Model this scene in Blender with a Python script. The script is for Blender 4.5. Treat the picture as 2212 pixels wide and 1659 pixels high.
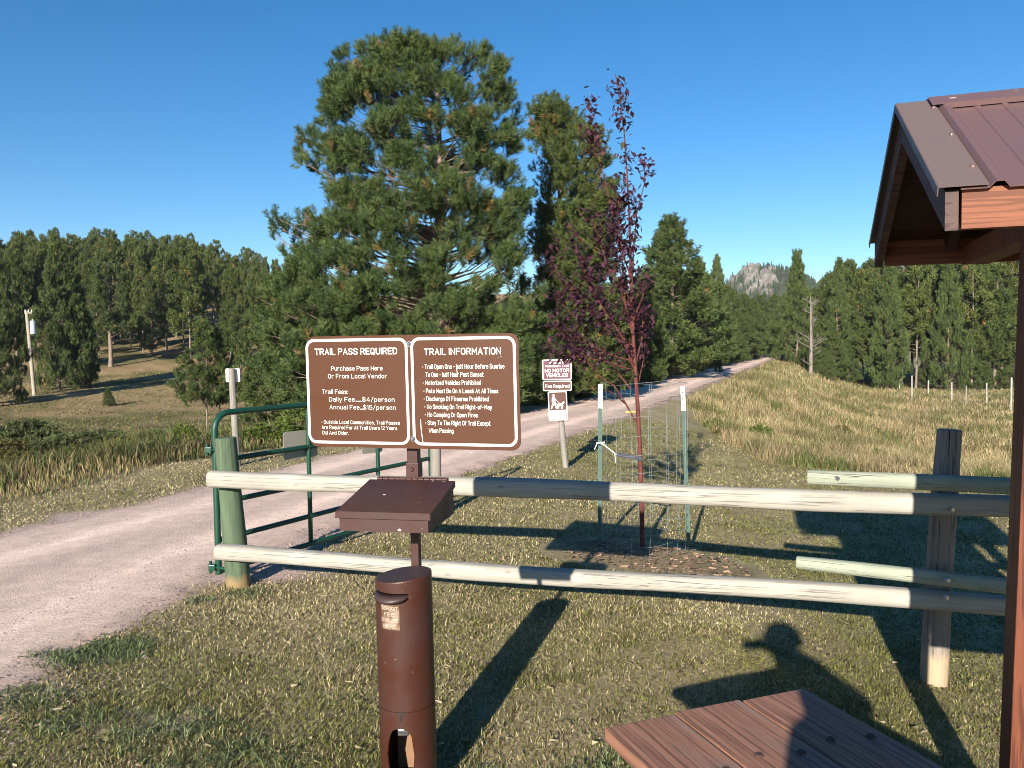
import bpy, math, random
import numpy as np
from mathutils import Vector, Matrix, Quaternion
R = math.radians
for o in list(bpy.data.objects): bpy.data.objects.remove(o)
scene = bpy.context.scene
C = scene.collection

# ------------------------------------------------------------ camera, sky, sun
F = 1750.0; EYE = 1.75
cd = bpy.data.cameras.new("camera"); cam = bpy.data.objects.new("camera", cd); C.objects.link(cam)
cd.sensor_width = 36; cd.lens = 36 * F / 2212; cd.clip_start = 0.05; cd.clip_end = 6000
cam.location = (0, 0, EYE)
PITCH, ROLL = R(2.52), R(-0.74)
cam.matrix_world = Matrix.Translation((0, 0, EYE)) @ Matrix.Rotation(R(90) - PITCH, 4, 'X') @ Matrix.Rotation(ROLL, 4, 'Z')
scene.camera = cam
SUN_AZ, SUN_EL = R(16.4), R(19.6)          # shadows run this far right of straight ahead
travel = Vector((math.sin(SUN_AZ) * math.cos(SUN_EL), math.cos(SUN_AZ) * math.cos(SUN_EL), -math.sin(SUN_EL)))
w = bpy.data.worlds.new("World"); scene.world = w; w.use_nodes = True
nt = w.node_tree; sky = nt.nodes.new('ShaderNodeTexSky'); sky.sky_type = 'NISHITA'; sky.sun_disc = False
sky.sun_elevation = SUN_EL; sky.sun_rotation = math.pi + SUN_AZ
sky.altitude = 1500; sky.air_density = 1.0; sky.dust_density = 0.3; sky.ozone_density = 2.5
hs = nt.nodes.new('ShaderNodeHueSaturation'); hs.inputs['Saturation'].default_value = 1.34
nt.links.new(sky.outputs[0], hs.inputs['Color']); nt.links.new(hs.outputs[0], nt.nodes['Background'].inputs[0]); nt.nodes['Background'].inputs[1].default_value = 0.070
sd = bpy.data.lights.new("sun", 'SUN'); sd.energy = 5.0; sd.angle = R(0.53); sd.color = (1, .93, .82)
so = bpy.data.objects.new("sun", sd); C.objects.link(so); so.rotation_euler = travel.to_track_quat('-Z', 'Y').to_euler(); so.location = (-5, -20, 20)
vs = scene.view_settings; vs.view_transform = 'Standard'; vs.look = 'None'; vs.exposure = 1.1; vs.gamma = 1

scene.cycles.filter_width = 0.95
rng = np.random.default_rng(7); random.seed(7)

# ------------------------------------------------------------ helpers
def S(t):
    t = np.clip(t, 0, 1); return t * t * (3 - 2 * t)
def wob(x, y, k=1.0, ph=0.0):
    return (np.sin(x*1.3*k+y*.7*k+ph) + np.sin(x*-.9*k+y*1.7*k+1.3+ph) + np.sin(x*2.3*k-y*1.1*k+2.1+ph*2) * .6 + np.sin(x*.55*k+y*2.9*k+.4+ph) * .5) / 3.1
def vnoise(x, y, seed=0):
    xi = np.floor(x).astype(np.int64); yi = np.floor(y).astype(np.int64); xf = x - xi; yf = y - yi
    def hsh(a, b):
        n = (a * 374761393 + b * 668265263 + seed * 974711) & 0x7fffffff
        n = ((n ^ (n >> 13)) * 1274126177) & 0x7fffffff
        return ((n ^ (n >> 16)) & 0xffff) / 65535.0
    u = xf*xf*(3-2*xf); v = yf*yf*(3-2*yf)
    return (hsh(xi, yi)*(1-u)+hsh(xi+1, yi)*u)*(1-v) + (hsh(xi, yi+1)*(1-u)+hsh(xi+1, yi+1)*u)*v
def fbm(x, y, seed=0, oc=4):
    s = 0; a = .5
    for i in range(oc): s = s + a*vnoise(x*2**i, y*2**i, seed+i); a *= .5
    return s / (1 - .5**oc)
def tag(o, label=None, cat=None, group=None, kind=None):
    if label: o['label'] = label
    if cat: o['category'] = cat
    if group: o['group'] = group
    if kind: o['kind'] = kind
    return o
def thing(name, label, cat, loc=(0, 0, 0), group=None, rotz=0):
    o = bpy.data.objects.new(name, None); C.objects.link(o); o.empty_display_size = .2
    o.location = loc; o.rotation_euler = (0, 0, rotz); return tag(o, label, cat, group)
def mesh_np(name, V, T=None, mat=None, col=None, nper=3, smooth=False):
    """V (n,3); T (m,nper) faces; col (n,3) linear colours per vertex"""
    me = bpy.data.meshes.new(name); V = np.asarray(V, dtype=np.float32)
    me.vertices.add(len(V)); me.vertices.foreach_set('co', V.ravel())
    T = np.asarray(T, dtype=np.int32); me.loops.add(T.size); me.loops.foreach_set('vertex_index', T.ravel())
    me.polygons.add(len(T)); me.polygons.foreach_set('loop_start', np.arange(0, T.size, nper, dtype=np.int32))
    me.polygons.foreach_set('loop_total', np.full(len(T), nper, dtype=np.int32))
    if smooth: me.polygons.foreach_set('use_smooth', np.ones(len(T), dtype=bool))
    me.update(calc_edges=True)
    if col is not None:
        a = me.color_attributes.new('Col', 'FLOAT_COLOR', 'POINT')
        c = np.ones((len(V), 4), dtype=np.float32); c[:, :3] = col; a.data.foreach_set('color', c.ravel())
    if mat: me.materials.append(mat)
    return me
def link(name, me, parent=None, loc=None):
    o = bpy.data.objects.new(name, me); C.objects.link(o)
    if parent: o.parent = parent
    if loc is not None: o.location = loc
    return o

class MB:
    def __init__(s, origin=(0, 0, 0)): s.v = []; s.f = []; s.sm = []; s.o = Vector(origin)
    def add(s, vs_, fs, smooth=False):
        b = len(s.v); s.v += [Vector(v) - s.o for v in vs_]; s.f += [[i + b for i in f] for f in fs]; s.sm += [smooth] * len(fs)
    def box(s, c, d, ax=None, bev=0.0):
        """c centre, d full sizes, ax = 3x3 matrix of axes (columns)"""
        A = ax or Matrix.Identity(3); c = Vector(c); h = Vector(d) / 2
        if bev <= 0:
            vs_ = [c + A @ Vector((x*h.x, y*h.y, z*h.z)) for z in (-1, 1) for x, y in ((-1, -1), (1, -1), (1, 1), (-1, 1))]
            s.add(vs_, [[3, 2, 1, 0], [4, 5, 6, 7], [0, 1, 5, 4], [1, 2, 6, 5], [2, 3, 7, 6], [3, 0, 4, 7]]); return
        import bmesh
        bm = bmesh.new(); bmesh.ops.create_cube(bm, size=1)
        for v in bm.verts: v.co = Vector((v.co.x*d[0], v.co.y*d[1], v.co.z*d[2]))
        bmesh.ops.bevel(bm, geom=bm.edges[:], offset=bev, segments=2, affect='EDGES', profile=.6)
        bm.verts.index_update(); s.add([c + A @ v.co for v in bm.verts], [[v.index for v in f.verts] for f in bm.faces]); bm.free()
    def tube(s, pts, rad, seg=10, caps=True, smooth=True):
        pts = [Vector(p) for p in pts]; n = len(pts)
        if not hasattr(rad, '__len__'): rad = [rad] * n
        vs_ = []; prev = None
        for i, p in enumerate(pts):
            t = (pts[min(i+1, n-1)] - pts[max(i-1, 0)]).normalized()
            if prev is None:
                u = t.cross(Vector((0, 0, 1)) if abs(t.z) < .9 else Vector((1, 0, 0))).normalized()
            else: u = (prev - t * prev.dot(t)).normalized()
            prev = u; v = t.cross(u)
            for k in range(seg):
                a = 2*math.pi*k/seg; vs_.append(p + (u*math.cos(a) + v*math.sin(a)) * rad[i])
        fs = [[i*seg+k, i*seg+(k+1) % seg, (i+1)*seg+(k+1) % seg, (i+1)*seg+k] for i in range(n-1) for k in range(seg)]
        s.add(vs_, fs, smooth)
        if caps: s.add(vs_[:seg], [list(range(seg))[::-1]]); s.add(vs_[-seg:], [list(range(seg))])
    def prism(s, outline, org, ux, uy, th):
        """outline 2D list in the plane (ux,uy) at org, thick th along +n from the plane"""
        org, ux, uy = Vector(org), Vector(ux), Vector(uy); n = ux.cross(uy).normalized(); k = len(outline)
        a = [org + ux*p[0] + uy*p[1] for p in outline]; b = [p - n*th for p in a]
        s.add(a + b, [list(range(k)), [k + i for i in range(k)][::-1]] + [[(i+1) % k, i, k+i, k+(i+1) % k] for i in range(k)])
    def frame(s, outer, inner, org, ux, uy, th):
        org, ux, uy = Vector(org), Vector(ux), Vector(uy); n = ux.cross(uy).normalized(); k = len(outer)
        a = [org + ux*p[0] + uy*p[1] for p in outer]; b = [org + ux*p[0] + uy*p[1] for p in inner]
        c = [p - n*th for p in a]; d = [p - n*th for p in b]
        fs = []
        for i in range(k):
            j = (i+1) % k
            fs += [[i, j, k+j, k+i], [j, i, 2*k+i, 2*k+j], [k+i, k+j, 3*k+j, 3*k+i]]
        s.add(a + b + c + d, fs)
    def build(s, name, mat, parent=None, loc=None):
        me = bpy.data.meshes.new(name); me.from_pydata([tuple(v) for v in s.v], [], s.f); me.update()
        me.polygons.foreach_set('use_smooth', s.sm)
        if mat: me.materials.append(mat)
        return link(name, me, parent, loc)
def rrect(w_, h_, r, n=6, cx=0, cy=0):
    o = []
    for sx, sy, a0 in ((1, 1, 0), (-1, 1, 90), (-1, -1, 180), (1, -1, 270)):
        for k in range(n+1):
            a = R(a0 + 90*k/n); o.append((cx + sx*(w_/2-r) + r*math.cos(a), cy + sy*(h_/2-r) + r*math.sin(a)))
    return o

# ------------------------------------------------------------ materials
def mat(name, rough=.7, metal=0, spec=.3):
    m = bpy.data.materials.new(name); m.use_nodes = True; b = m.node_tree.nodes['Principled BSDF']
    b.inputs['Roughness'].default_value = rough; b.inputs['Metallic'].default_value = metal
    b.inputs['Specular IOR Level'].default_value = spec; return m, m.node_tree, b
def nd(t, typ, **kw):
    n = t.nodes.new(typ)
    for k, v in kw.items():
        if k in n.inputs: n.inputs[k].default_value = v
        else: setattr(n, k, v)
    return n
def coords(t, scale=(1, 1, 1), kind='Object', rot=(0, 0, 0)):
    c = nd(t, 'ShaderNodeTexCoord'); m = nd(t, 'ShaderNodeMapping'); m.inputs['Scale'].default_value = scale; m.inputs['Rotation'].default_value = rot
    if any(rot):
        m.vector_type = 'TEXTURE'; m.inputs['Scale'].default_value = [1/k for k in scale]
    t.links.new(c.outputs[kind], m.inputs[0]); return m.outputs[0]
def noise(t, vec, scale, detail=6, rough=.6, dist=0):
    n = nd(t, 'ShaderNodeTexNoise', Scale=scale, Detail=detail, Roughness=rough, Distortion=dist); t.links.new(vec, n.inputs['Vector']); return n.outputs['Fac']
def ramp(t, fac, stops):
    r = nd(t, 'ShaderNodeValToRGB'); e = r.color_ramp.elements
    while len(e) < len(stops): e.new(.5)
    for i, (p, c) in enumerate(stops): e[i].position = p; e[i].color = (*c, 1) if len(c) == 3 else c
    t.links.new(fac, r.inputs[0]); return r.outputs[0]
def mix(t, fac, a, b, mode='MIX'):
    m = nd(t, 'ShaderNodeMix', data_type='RGBA', blend_type=mode)
    for s_, v in ((m.inputs[0], fac), (m.inputs[6], a), (m.inputs[7], b)):
        if isinstance(v, (int, float)): s_.default_value = v
        elif isinstance(v, tuple): s_.default_value = (*v, 1)
        else: t.links.new(v, s_)
    return m.outputs[2]
def bump(t, b, h, strength=.3, dist=.01):
    n = nd(t, 'ShaderNodeBump', Strength=strength, Distance=dist); t.links.new(h, n.inputs['Height']); t.links.new(n.outputs[0], b.inputs['Normal'])
g3 = lambda v: (v, v, v)

def wood_log(name, c1, c2, crack=.5, foot=None, grey=None):
    m, t, b = mat(name, .8)
    v = coords(t, (1.2, 14, 14)); n1 = noise(t, v, 2.2, 8, .65)
    col = ramp(t, n1, [(.3, c2), (.62, c1)])
    v3 = coords(t, (.9, 1, 1)); blot = noise(t, v3, 4, 4)
    col = mix(t, ramp(t, blot, [(.4, g3(0)), (.65, g3(.6))]), col, tuple(x*.72 for x in c1))
    # long drying cracks
    v2 = coords(t, (.3, 26, 26)); n2 = noise(t, v2, 1.5, 3, .5, .4)
    ck = ramp(t, n2, [(.484, g3(0)), (.496, g3(1)), (.504, g3(1)), (.516, g3(0))])
    msk = ramp(t, noise(t, coords(t, (.6, 4, 4)), 1.7, 2), [(.46, g3(0)), (.58, g3(crack))])
    ckm = mix(t, 1.0, ck, msk, 'MULTIPLY')
    col = mix(t, ckm, col, (.03, .022, .018))
    # knots
    vo = nd(t, 'ShaderNodeTexVoronoi', Scale=1.0); t.links.new(coords(t, (3.2, 6.5, 6.5)), vo.inputs['Vector'])
    kn = ramp(t, vo.outputs['Distance'], [(.03, g3(.7)), (.05, g3(.2)), (.07, g3(.3)), (.10, g3(0))])
    col = mix(t, kn, col, tuple(x*.4 for x in c2))
    if foot:      # raw wood near the ground, the stain worn off
        sp = nd(t, 'ShaderNodeSeparateXYZ'); t.links.new(coords(t), sp.inputs[0])
        ad = nd(t, 'ShaderNodeMath', operation='MULTIPLY_ADD'); t.links.new(noise(t, coords(t, (1, 6, 6)), 3), ad.inputs[0]); ad.inputs[1].default_value = .10; t.links.new(sp.outputs[0], ad.inputs[2])
        col = mix(t, ramp(t, ad.outputs[0], [(foot[0]-.03, g3(1)), (foot[0]+.03, g3(0))]), col, foot[1])
    t.links.new(col, b.inputs['Base Color'])
    hh = mix(t, 1.0, n1, ckm, 'SUBTRACT'); bump(t, b, hh, .5, .006); return m
def paint(name, c, rough=.45, dirt=.35, spec=.4, chips=None):
    m, t, b = mat(name, rough, 0, spec); v = coords(t)
    n = noise(t, v, 5, 6, .6); col = mix(t, ramp(t, n, [(.42, g3(0)), (.7, g3(dirt))]), c, tuple(x*.55+.02 for x in c))
    if chips:
        cm = ramp(t, noise(t, v, 38, 3, .5), [(.73, g3(0)), (.76, g3(1))]); col = mix(t, cm, col, chips)
    t.links.new(col, b.inputs['Base Color']); t.links.new(ramp(t, n, [(.3, g3(rough-.08)), (.7, g3(rough+.18))]), b.inputs['Roughness'])
    bump(t, b, noise(t, v, 60, 3), .08, .002); return m
def board_mat(name, c1, c2, rot=(0, 0, 0), sc=(1.6, 16, 16), rough=.65, wear=None, lsc=(1.0, 30, 30)):
    m, t, b = mat(name, rough); v = coords(t, sc, rot=rot); n1 = noise(t, v, 2.0, 8, .65)
    col = ramp(t, n1, [(.3, c2), (.65, c1)])
    if wear: col = mix(t, ramp(t, noise(t, coords(t, (.8, 3, 3), rot=rot), 2.2, 6), [(.5, g3(0)), (.68, g3(.85))]), col, wear)
    ln = ramp(t, noise(t, coords(t, lsc, rot=rot), 1.6, 2), [(.42, g3(1)), (.46, g3(0))])
    col = mix(t, mix(t, 1.0, ln, g3(.5), 'MULTIPLY'), col, tuple(x*.25 for x in c2))
    t.links.new(col, b.inputs['Base Color']); bump(t, b, n1, .4, .004); return m
def vcol_mat(name, rough=.6, trans=.25, spec=.2, vary=True):
    m, t, b = mat(name, rough, 0, spec); a = nd(t, 'ShaderNodeAttribute', attribute_name='Col')
    t.links.new(a.outputs['Color'], b.inputs['Base Color'])
    if trans > 0:
        tr = nd(t, 'ShaderNodeBsdfTranslucent'); t.links.new(a.outputs['Color'], tr.inputs[0]); mx = nd(t, 'ShaderNodeMixShader'); mx.inputs[0].default_value = trans
        t.links.new(b.outputs[0], mx.inputs[1]); t.links.new(tr.outputs[0], mx.inputs[2]); t.links.new(mx.outputs[0], t.nodes['Material Output'].inputs[0])
    return m
def bark_mat(name, c1, c2, sc=3):
    m, t, b = mat(name, .9); v = coords(t, (6, 6, 1.2)); n = noise(t, v, sc, 6, .7)
    t.links.new(ramp(t, n, [(.35, c2), (.62, c1)]), b.inputs['Base Color']); bump(t, b, n, .8, .03); return m
M = {}
M['rail'] = wood_log('rail_wood', (.39, .365, .315), (.27, .25, .205), .7)
M['rail_green'] = wood_log('rail_green_wood', (.34, .36, .28), (.24, .27, .20), .8)
M['post_green'] = wood_log('post_green_wood', (.105, .145, .085), (.05, .08, .05), .95, foot=(.20, (.24, .165, .08)))
M['post_grey'] = wood_log('post_grey_wood', (.30, .25, .205), (.16, .135, .115), 1.0, foot=(.30, (.40, .29, .19)))
M['post_small'] = wood_log('post_small_wood', (.27, .25, .215), (.17, .15, .13), .9)
M['post_far'] = wood_log('post_far_wood', (.45, .42, .36), (.3, .28, .24), .4)
M['brown'] = paint('brown_paint', (.052, .018, .013), .45, .6, chips=(.35, .30, .28))
M['tube_brown'] = paint('tube_paint', (.052, .017, .010), .42, .7, spec=.35, chips=(.14, .09, .07))
M['tube_top'] = paint('tube_top_paint', (.05, .028, .026), .4, .6)
M['sign_brown'] = paint('sign_brown', (.072, .024, .009), .5, .08, spec=.25)
M['sign_dark'] = paint('sign_dark_brown', (.07, .02, .012), .5, .1)
M['sign_plum'] = paint('sign_plum', (.11, .028, .048), .5, .4)
M['white'] = paint('white_reflective', (.58, .57, .53), .45, .04)
M['white_pole'] = paint('white_stake_paint', (.75, .73, .62), .6, .4)
M['black'] = paint('black_print', (.03, .03, .035), .5, 0)
M['greyback'] = paint('sign_back', (.36, .33, .26), .5, .2)
M['gate'] = paint('gate_green_paint', (.008, .052, .030), .35, .3)
M['stake'] = paint('stake_green', (.07, .12, .10), .5, .5)
M['roof'] = paint('roof_maroon', (.135, .075, .072), .38, .35, spec=.6)
M['rooftrim'] = paint('roof_trim', (.14, .098, .088), .45, .35, spec=.5)
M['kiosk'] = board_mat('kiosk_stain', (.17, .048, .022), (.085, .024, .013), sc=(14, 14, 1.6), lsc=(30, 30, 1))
M['kiosk_x'] = board_mat('kiosk_stain_long', (.24, .085, .042), (.16, .05, .024), sc=(1.2, 14, 22), rot=(0, 0, R(-18)))
M['kiosk_under_shade'] = board_mat('kiosk_underside_shaded', (.055, .020, .012), (.03, .012, .009), sc=(14, 3, 3))  # stain darkened: the shade under the roof is put into the colour
M['kiosk_shaded'] = board_mat('kiosk_shaded_board', (.10, .055, .045), (.05, .03, .028), sc=(3, 3, 8))  # barge boards: shade of the sunless gable end mixed into the stain colour
M['table'] = board_mat('table_wood', (.35, .175, .11), (.18, .085, .055), sc=(2, 42, 42), wear=(.25, .175, .145), lsc=(1.6, 75, 75))
M['bolt'] = mat('bolt_steel', .3, 1)[0]; M['bolt'].node_tree.nodes['Principled BSDF'].inputs['Base Color'].default_value = (.55, .56, .58, 1)
M['wire'] = mat('wire_galvanised', .5, .6)[0]; M['wire'].node_tree.nodes['Principled BSDF'].inputs['Base Color'].default_value = (.30, .34, .33, 1)
M['rope'] = paint('rope_white', (.7, .7, .66), .8, .3)
M['strap'] = paint('strap_black', (.05, .055, .075), .6, .2)
M['ribbon'] = paint('ribbon_yellow', (.75, .62, .05), .6, .1)
M['bark'] = bark_mat('pine_bark', (.30, .22, .165), (.10, .07, .055))
M['bark_pale'] = bark_mat('pine_bark_pale', (.27, .215, .17), (.14, .105, .085))
M['bark_dead'] = bark_mat('dead_wood', (.27, .23, .20), (.15, .125, .11))
M['bark_red'] = bark_mat('red_bark', (.17, .05, .04), (.09, .028, .024), 6)
M['needle'] = vcol_mat('pine_needles', .55, .12)
M['leaf'] = vcol_mat('plum_leaves', .45, .15, .35)
M['blade'] = vcol_mat('grass_blades', .6, .3)
M['rust'] = paint('rusty_plate', (.24, .13, .07), .7, .8)

# ------------------------------------------------------------ the lie of the land
TR = np.array([(-4.9, -6), (-4.4, 0), (-4.05, 4), (-3.75, 6.5), (-2.95, 9), (-2.0, 11.8), (-.45, 15.9), (2.1, 22.5), (9.1, 41.5), (20.2, 71.4), (31, 101), (38.5, 122), (43, 140), (44, 165)], dtype=float)
def trail_dist(x, y):
    x = np.asarray(x, float); y = np.asarray(y, float); best = np.full(x.shape, 1e9); side = np.zeros(x.shape)
    for a, b in zip(TR[:-1], TR[1:]):
        d = b - a; L2 = d @ d; t = np.clip(((x-a[0])*d[0] + (y-a[1])*d[1]) / L2, 0, 1)
        dx = x - a[0] - t*d[0]; dy = y - a[1] - t*d[1]; q = np.hypot(dx, dy); k = q < best
        best = np.where(k, q, best); side = np.where(k, np.sign(d[1]*dx - d[0]*dy), side)
    return best, side
def sdist(x, y): d, s = trail_dist(x, y); return d * s
def H(x, y, s=None):
    x = np.asarray(x, float); y = np.asarray(y, float)
    if s is None: s = sdist(x, y)
    z = -.32 * S((x - .2) / 3.2) * S((s - 1.6) / 2.5) * S((24 - y) / 6 + 1)
    z = z - 2.3 * S((s - 2.3) / 9.5) * S((y - 9) / 20)
    z = z + 5.0 * S((s - 60) / 150) * S((y - 20) / 60)
    l = -s
    z = z - 1.5 * S((l - 3.4) / 9) * S((y + 2) / 8)
    hy = np.clip((y + .25*(l-30) * (l > 30) * .3 - 46) / 100, 0, None)
    hill = 12 * np.minimum(hy, 1.1) ** 1.35 + 5 * np.clip(hy - 1.1, 0, 2)
    z = z + hill * S((l - 12) / 26)
    z = z + .05 * wob(x, y, .5) * S((np.abs(s) - 2) / 3) + .35 * wob(x, y, .09, 2) * S((np.abs(s) - 6) / 18)
    return z
def Hs(x, y): return float(H(np.array([x]), np.array([y]))[0])
def at(px, Y):       # a spot by bearing and distance
    X = (px - 1106) / F * Y; return (X, Y, Hs(X, Y))
def tall_right(x, y, s):   # long-grass field right of the mown lawn
    return (s > 1.45 + np.maximum(.8, 3.2 - (y - 16) * .28) + .35*wob(x, y, 1.1)) & (y > 15.7 - (x - 4.1) * .95 + .5*wob(x, y, .8))
def weeds_left(x, y, s): return (-s > 1.45 + 1.75 + .35*wob(x, y, 1.2)) & (y > 3)
def bare(x, y, s):   # bare ground weight beside the trail and worn spots
    e = np.abs(s) - 1.42
    n = fbm(x*1.6, y*1.6, 3)
    side_r = (s > 0)
    wd = np.where(side_r & (y < 8), .95, .22)
    return S(1 - (e + (n - .5) * np.where(y < 6.5, 3.2, np.where(y < 9, 1.5, .6))) / wd)

# ground sheet: rings that widen with distance, finest ahead
th = np.concatenate([np.arange(-46, 46.01, .32), np.arange(50, 314, 5.0)]); th = np.radians(th)
rr = [.35]
while rr[-1] < 1500: rr.append(rr[-1] * 1.026 + .004)
rr = np.array(rr); A, B = np.meshgrid(th, rr); GX = B*np.sin(A); GY = B*np.cos(A); gs = sdist(GX, GY)
GZ = H(GX, GY, gs); nth = len(th); nr = len(rr)
GZ = GZ + .006 * (fbm(GX*9, GY*9, 11) - .5) * (B < 25)
V = np.stack([GX, GY, GZ], -1).reshape(-1, 3); V = np.vstack([V, [[0, 0, Hs(0, 0)]]])
i, j = np.meshgrid(np.arange(nr-1), np.arange(nth), indexing='ij'); j2 = (j+1) % nth
Q = np.stack([i*nth+j, i*nth+j2, (i+1)*nth+j2, (i+1)*nth+j], -1).reshape(-1, 4)[:, ::-1]
T = np.concatenate([Q[:, [0, 1, 2]], Q[:, [0, 2, 3]], np.stack([np.full(nth, nr*nth), (np.arange(nth)+1) % nth, np.arange(nth)], -1)[:, ::-1][:, [0, 1, 2]]])
# ground cover colour, as albedo: bare earth / turf / hay field / hillside
fx, fy = GX.ravel(), GY.ravel(); sf = gs.ravel()
n1 = fbm(fx*.8, fy*.8, 21)[:, None]; n2 = fbm(fx*5, fy*5, 5)[:, None]; n3 = fbm(fx*.12, fy*.12, 31)[:, None]
turf = np.array([.21, .19, .09])*(1-n1) + np.array([.40, .32, .19])*n1
turf = turf * (.65 + .7*n2)
hay = np.array([.36, .29, .15])*(1-n2*.6) + np.array([.14, .15, .055])*n2*.6
n3b = S((fbm(fx*.25+3, fy*.25, 33)-.42)/.2)[:, None]; hillc = np.array([.36, .25, .13])*(1-n3b) + np.array([.17, .145, .06])*n3b; hillc = hillc*(.50+.7*fbm(fx*.5, fy*1.1, 35))[:, None]; hillc = hillc*(.7+.6*n2)
earth = np.array([.55, .40, .34])*(.8 + .35*n2)
col = turf.copy(); tr_ = tall_right(fx, fy, sf); col[tr_] = hay[tr_]; wl = weeds_left(fx, fy, sf); col[wl] = (turf*.8)[wl]
hl = (S((-sf - 12)/6) * S((fy - 26)/8))[:, None]; col = col*(1-hl) + hillc*hl
bw = bare(fx, fy, sf)[:, None]; col = col*(1-bw) + earth*bw
patch = (S((fbm(fx*1.1+5, fy*1.1, 41) - .60)/.1) * (fy < 14) * (sf > 0))[:, None]*.7; col = col*(1-patch) + np.array([.34, .26, .15])*patch
dd = np.hypot(fx - .95, fy - 5.9); mul = (S((.75 + .5*(fbm(fx*3, fy*3, 9)-.5) - np.hypot((fx-1.2)/1.1, (fy-6.95)/.75)*.8)/.4))[:, None]*.35; col = col*(1-mul) + np.array([.23, .13, .085])*(.7+.6*n2)*mul
col = np.vstack([col, col[:1]])
gm, t, b = mat('ground_cover', .95, 0, .1); a = nd(t, 'ShaderNodeAttribute', attribute_name='Col'); v = coords(t)
nz = noise(t, v, 28, 8, .7); cc = mix(t, 1.0, a.outputs['Color'], ramp(t, nz, [(.3, g3(.55)), (.7, g3(1.35))]), 'MULTIPLY')
t.links.new(cc, b.inputs['Base Color']); bump(t, b, nz, .8, .03)
g = link('ground', mesh_np('ground', V, T, gm, np.clip(col, .01, .9), smooth=True)); tag(g, kind='structure')

# trail sheet
def smooth_line(P, n):
    P = np.array(P, float); out = []
    for i in range(len(P)-1):
        p0 = P[max(i-1, 0)]; p1 = P[i]; p2 = P[i+1]; p3 = P[min(i+2, len(P)-1)]
        L = np.linalg.norm(p2-p1); k = max(2, int(L/n))
        for q in range(k):
            u = q/k; out.append(.5*((2*p1) + (-p0+p2)*u + (2*p0-5*p1+4*p2-p3)*u*u + (-p0+3*p1-3*p2+p3)*u**3))
    out.append(P[-1]); return np.array(out)
tl = smooth_line(TR, .14); tang = np.gradient(tl, axis=0); tang /= np.linalg.norm(tang, axis=1)[:, None]; nrm = np.stack([tang[:, 1], -tang[:, 0]], -1)
NW = 25; us = np.linspace(-1, 1, NW); TV = []; TU = []
arc = np.concatenate([[0], np.cumsum(np.linalg.norm(np.diff(tl, axis=0), axis=1))])
eL = 1.42 + .10*(fbm(arc*1.2, arc*0, 51)-.5)*2 + .06*np.sin(arc*7); eR = 1.40 + .22*(fbm(arc*1.5, arc*0, 61)-.5)*2 + .05*np.sin(arc*9+1)
for k, u in enumerate(us):
    wdt = np.where(u < 0, eL, eR) * u; p = tl + nrm*wdt[:, None]
    z = H(p[:, 0], p[:, 1]) + .012 + .0006*np.abs(arc) + .02*(1-u*u) - (.02 if abs(u) > .99 else 0) - .012*np.exp(-((abs(u)-.48)/.16)**2)
    TV.append(np.stack([p[:, 0], p[:, 1], z], -1)); TU.append(np.full(len(tl), u))
TV = np.stack(TV, 1); nl = len(tl); i, j = np.meshgrid(np.arange(nl-1), np.arange(NW-1), indexing='ij')
Q = np.stack([i*NW+j, i*NW+j+1, (i+1)*NW+j+1, (i+1)*NW+j], -1).reshape(-1, 4)
uu = np.tile(us, nl); aa = np.repeat(arc, NW); base = np.array([.84, .62, .50])
trk = np.exp(-((np.abs(uu + .05*np.sin(aa*.4))-.46)/.15)**2)[:, None]; fn = fbm(aa*.5, uu*5, 71)[:, None]
tc = base*(.80 + .30*trk + .34*(fn-.5)) ; edge = (S((np.abs(uu)-.80)/.2))[:, None]; tc = tc*(1-edge*.35) + np.array([.34, .22, .17])*edge*.35
tm, t, b = mat('trail_gravel', .95, 0, .1); a = nd(t, 'ShaderNodeAttribute', attribute_name='Col'); v = coords(t); nz = noise(t, v, 55, 8, .75); nb = noise(t, v, 7, 4)
cc = mix(t, 1.0, a.outputs['Color'], ramp(t, nz, [(.3, g3(.68)), (.7, g3(1.28))]), 'MULTIPLY'); cc = mix(t, 1.0, cc, ramp(t, nb, [(.35, g3(.88)), (.65, g3(1.08))]), 'MULTIPLY')
t.links.new(cc, b.inputs['Base Color']); bump(t, b, nz, .7, .02)
tag(link('trail', mesh_np('trail', TV.reshape(-1, 3), Q, tm, tc, 4, True)), kind='structure')

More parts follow.
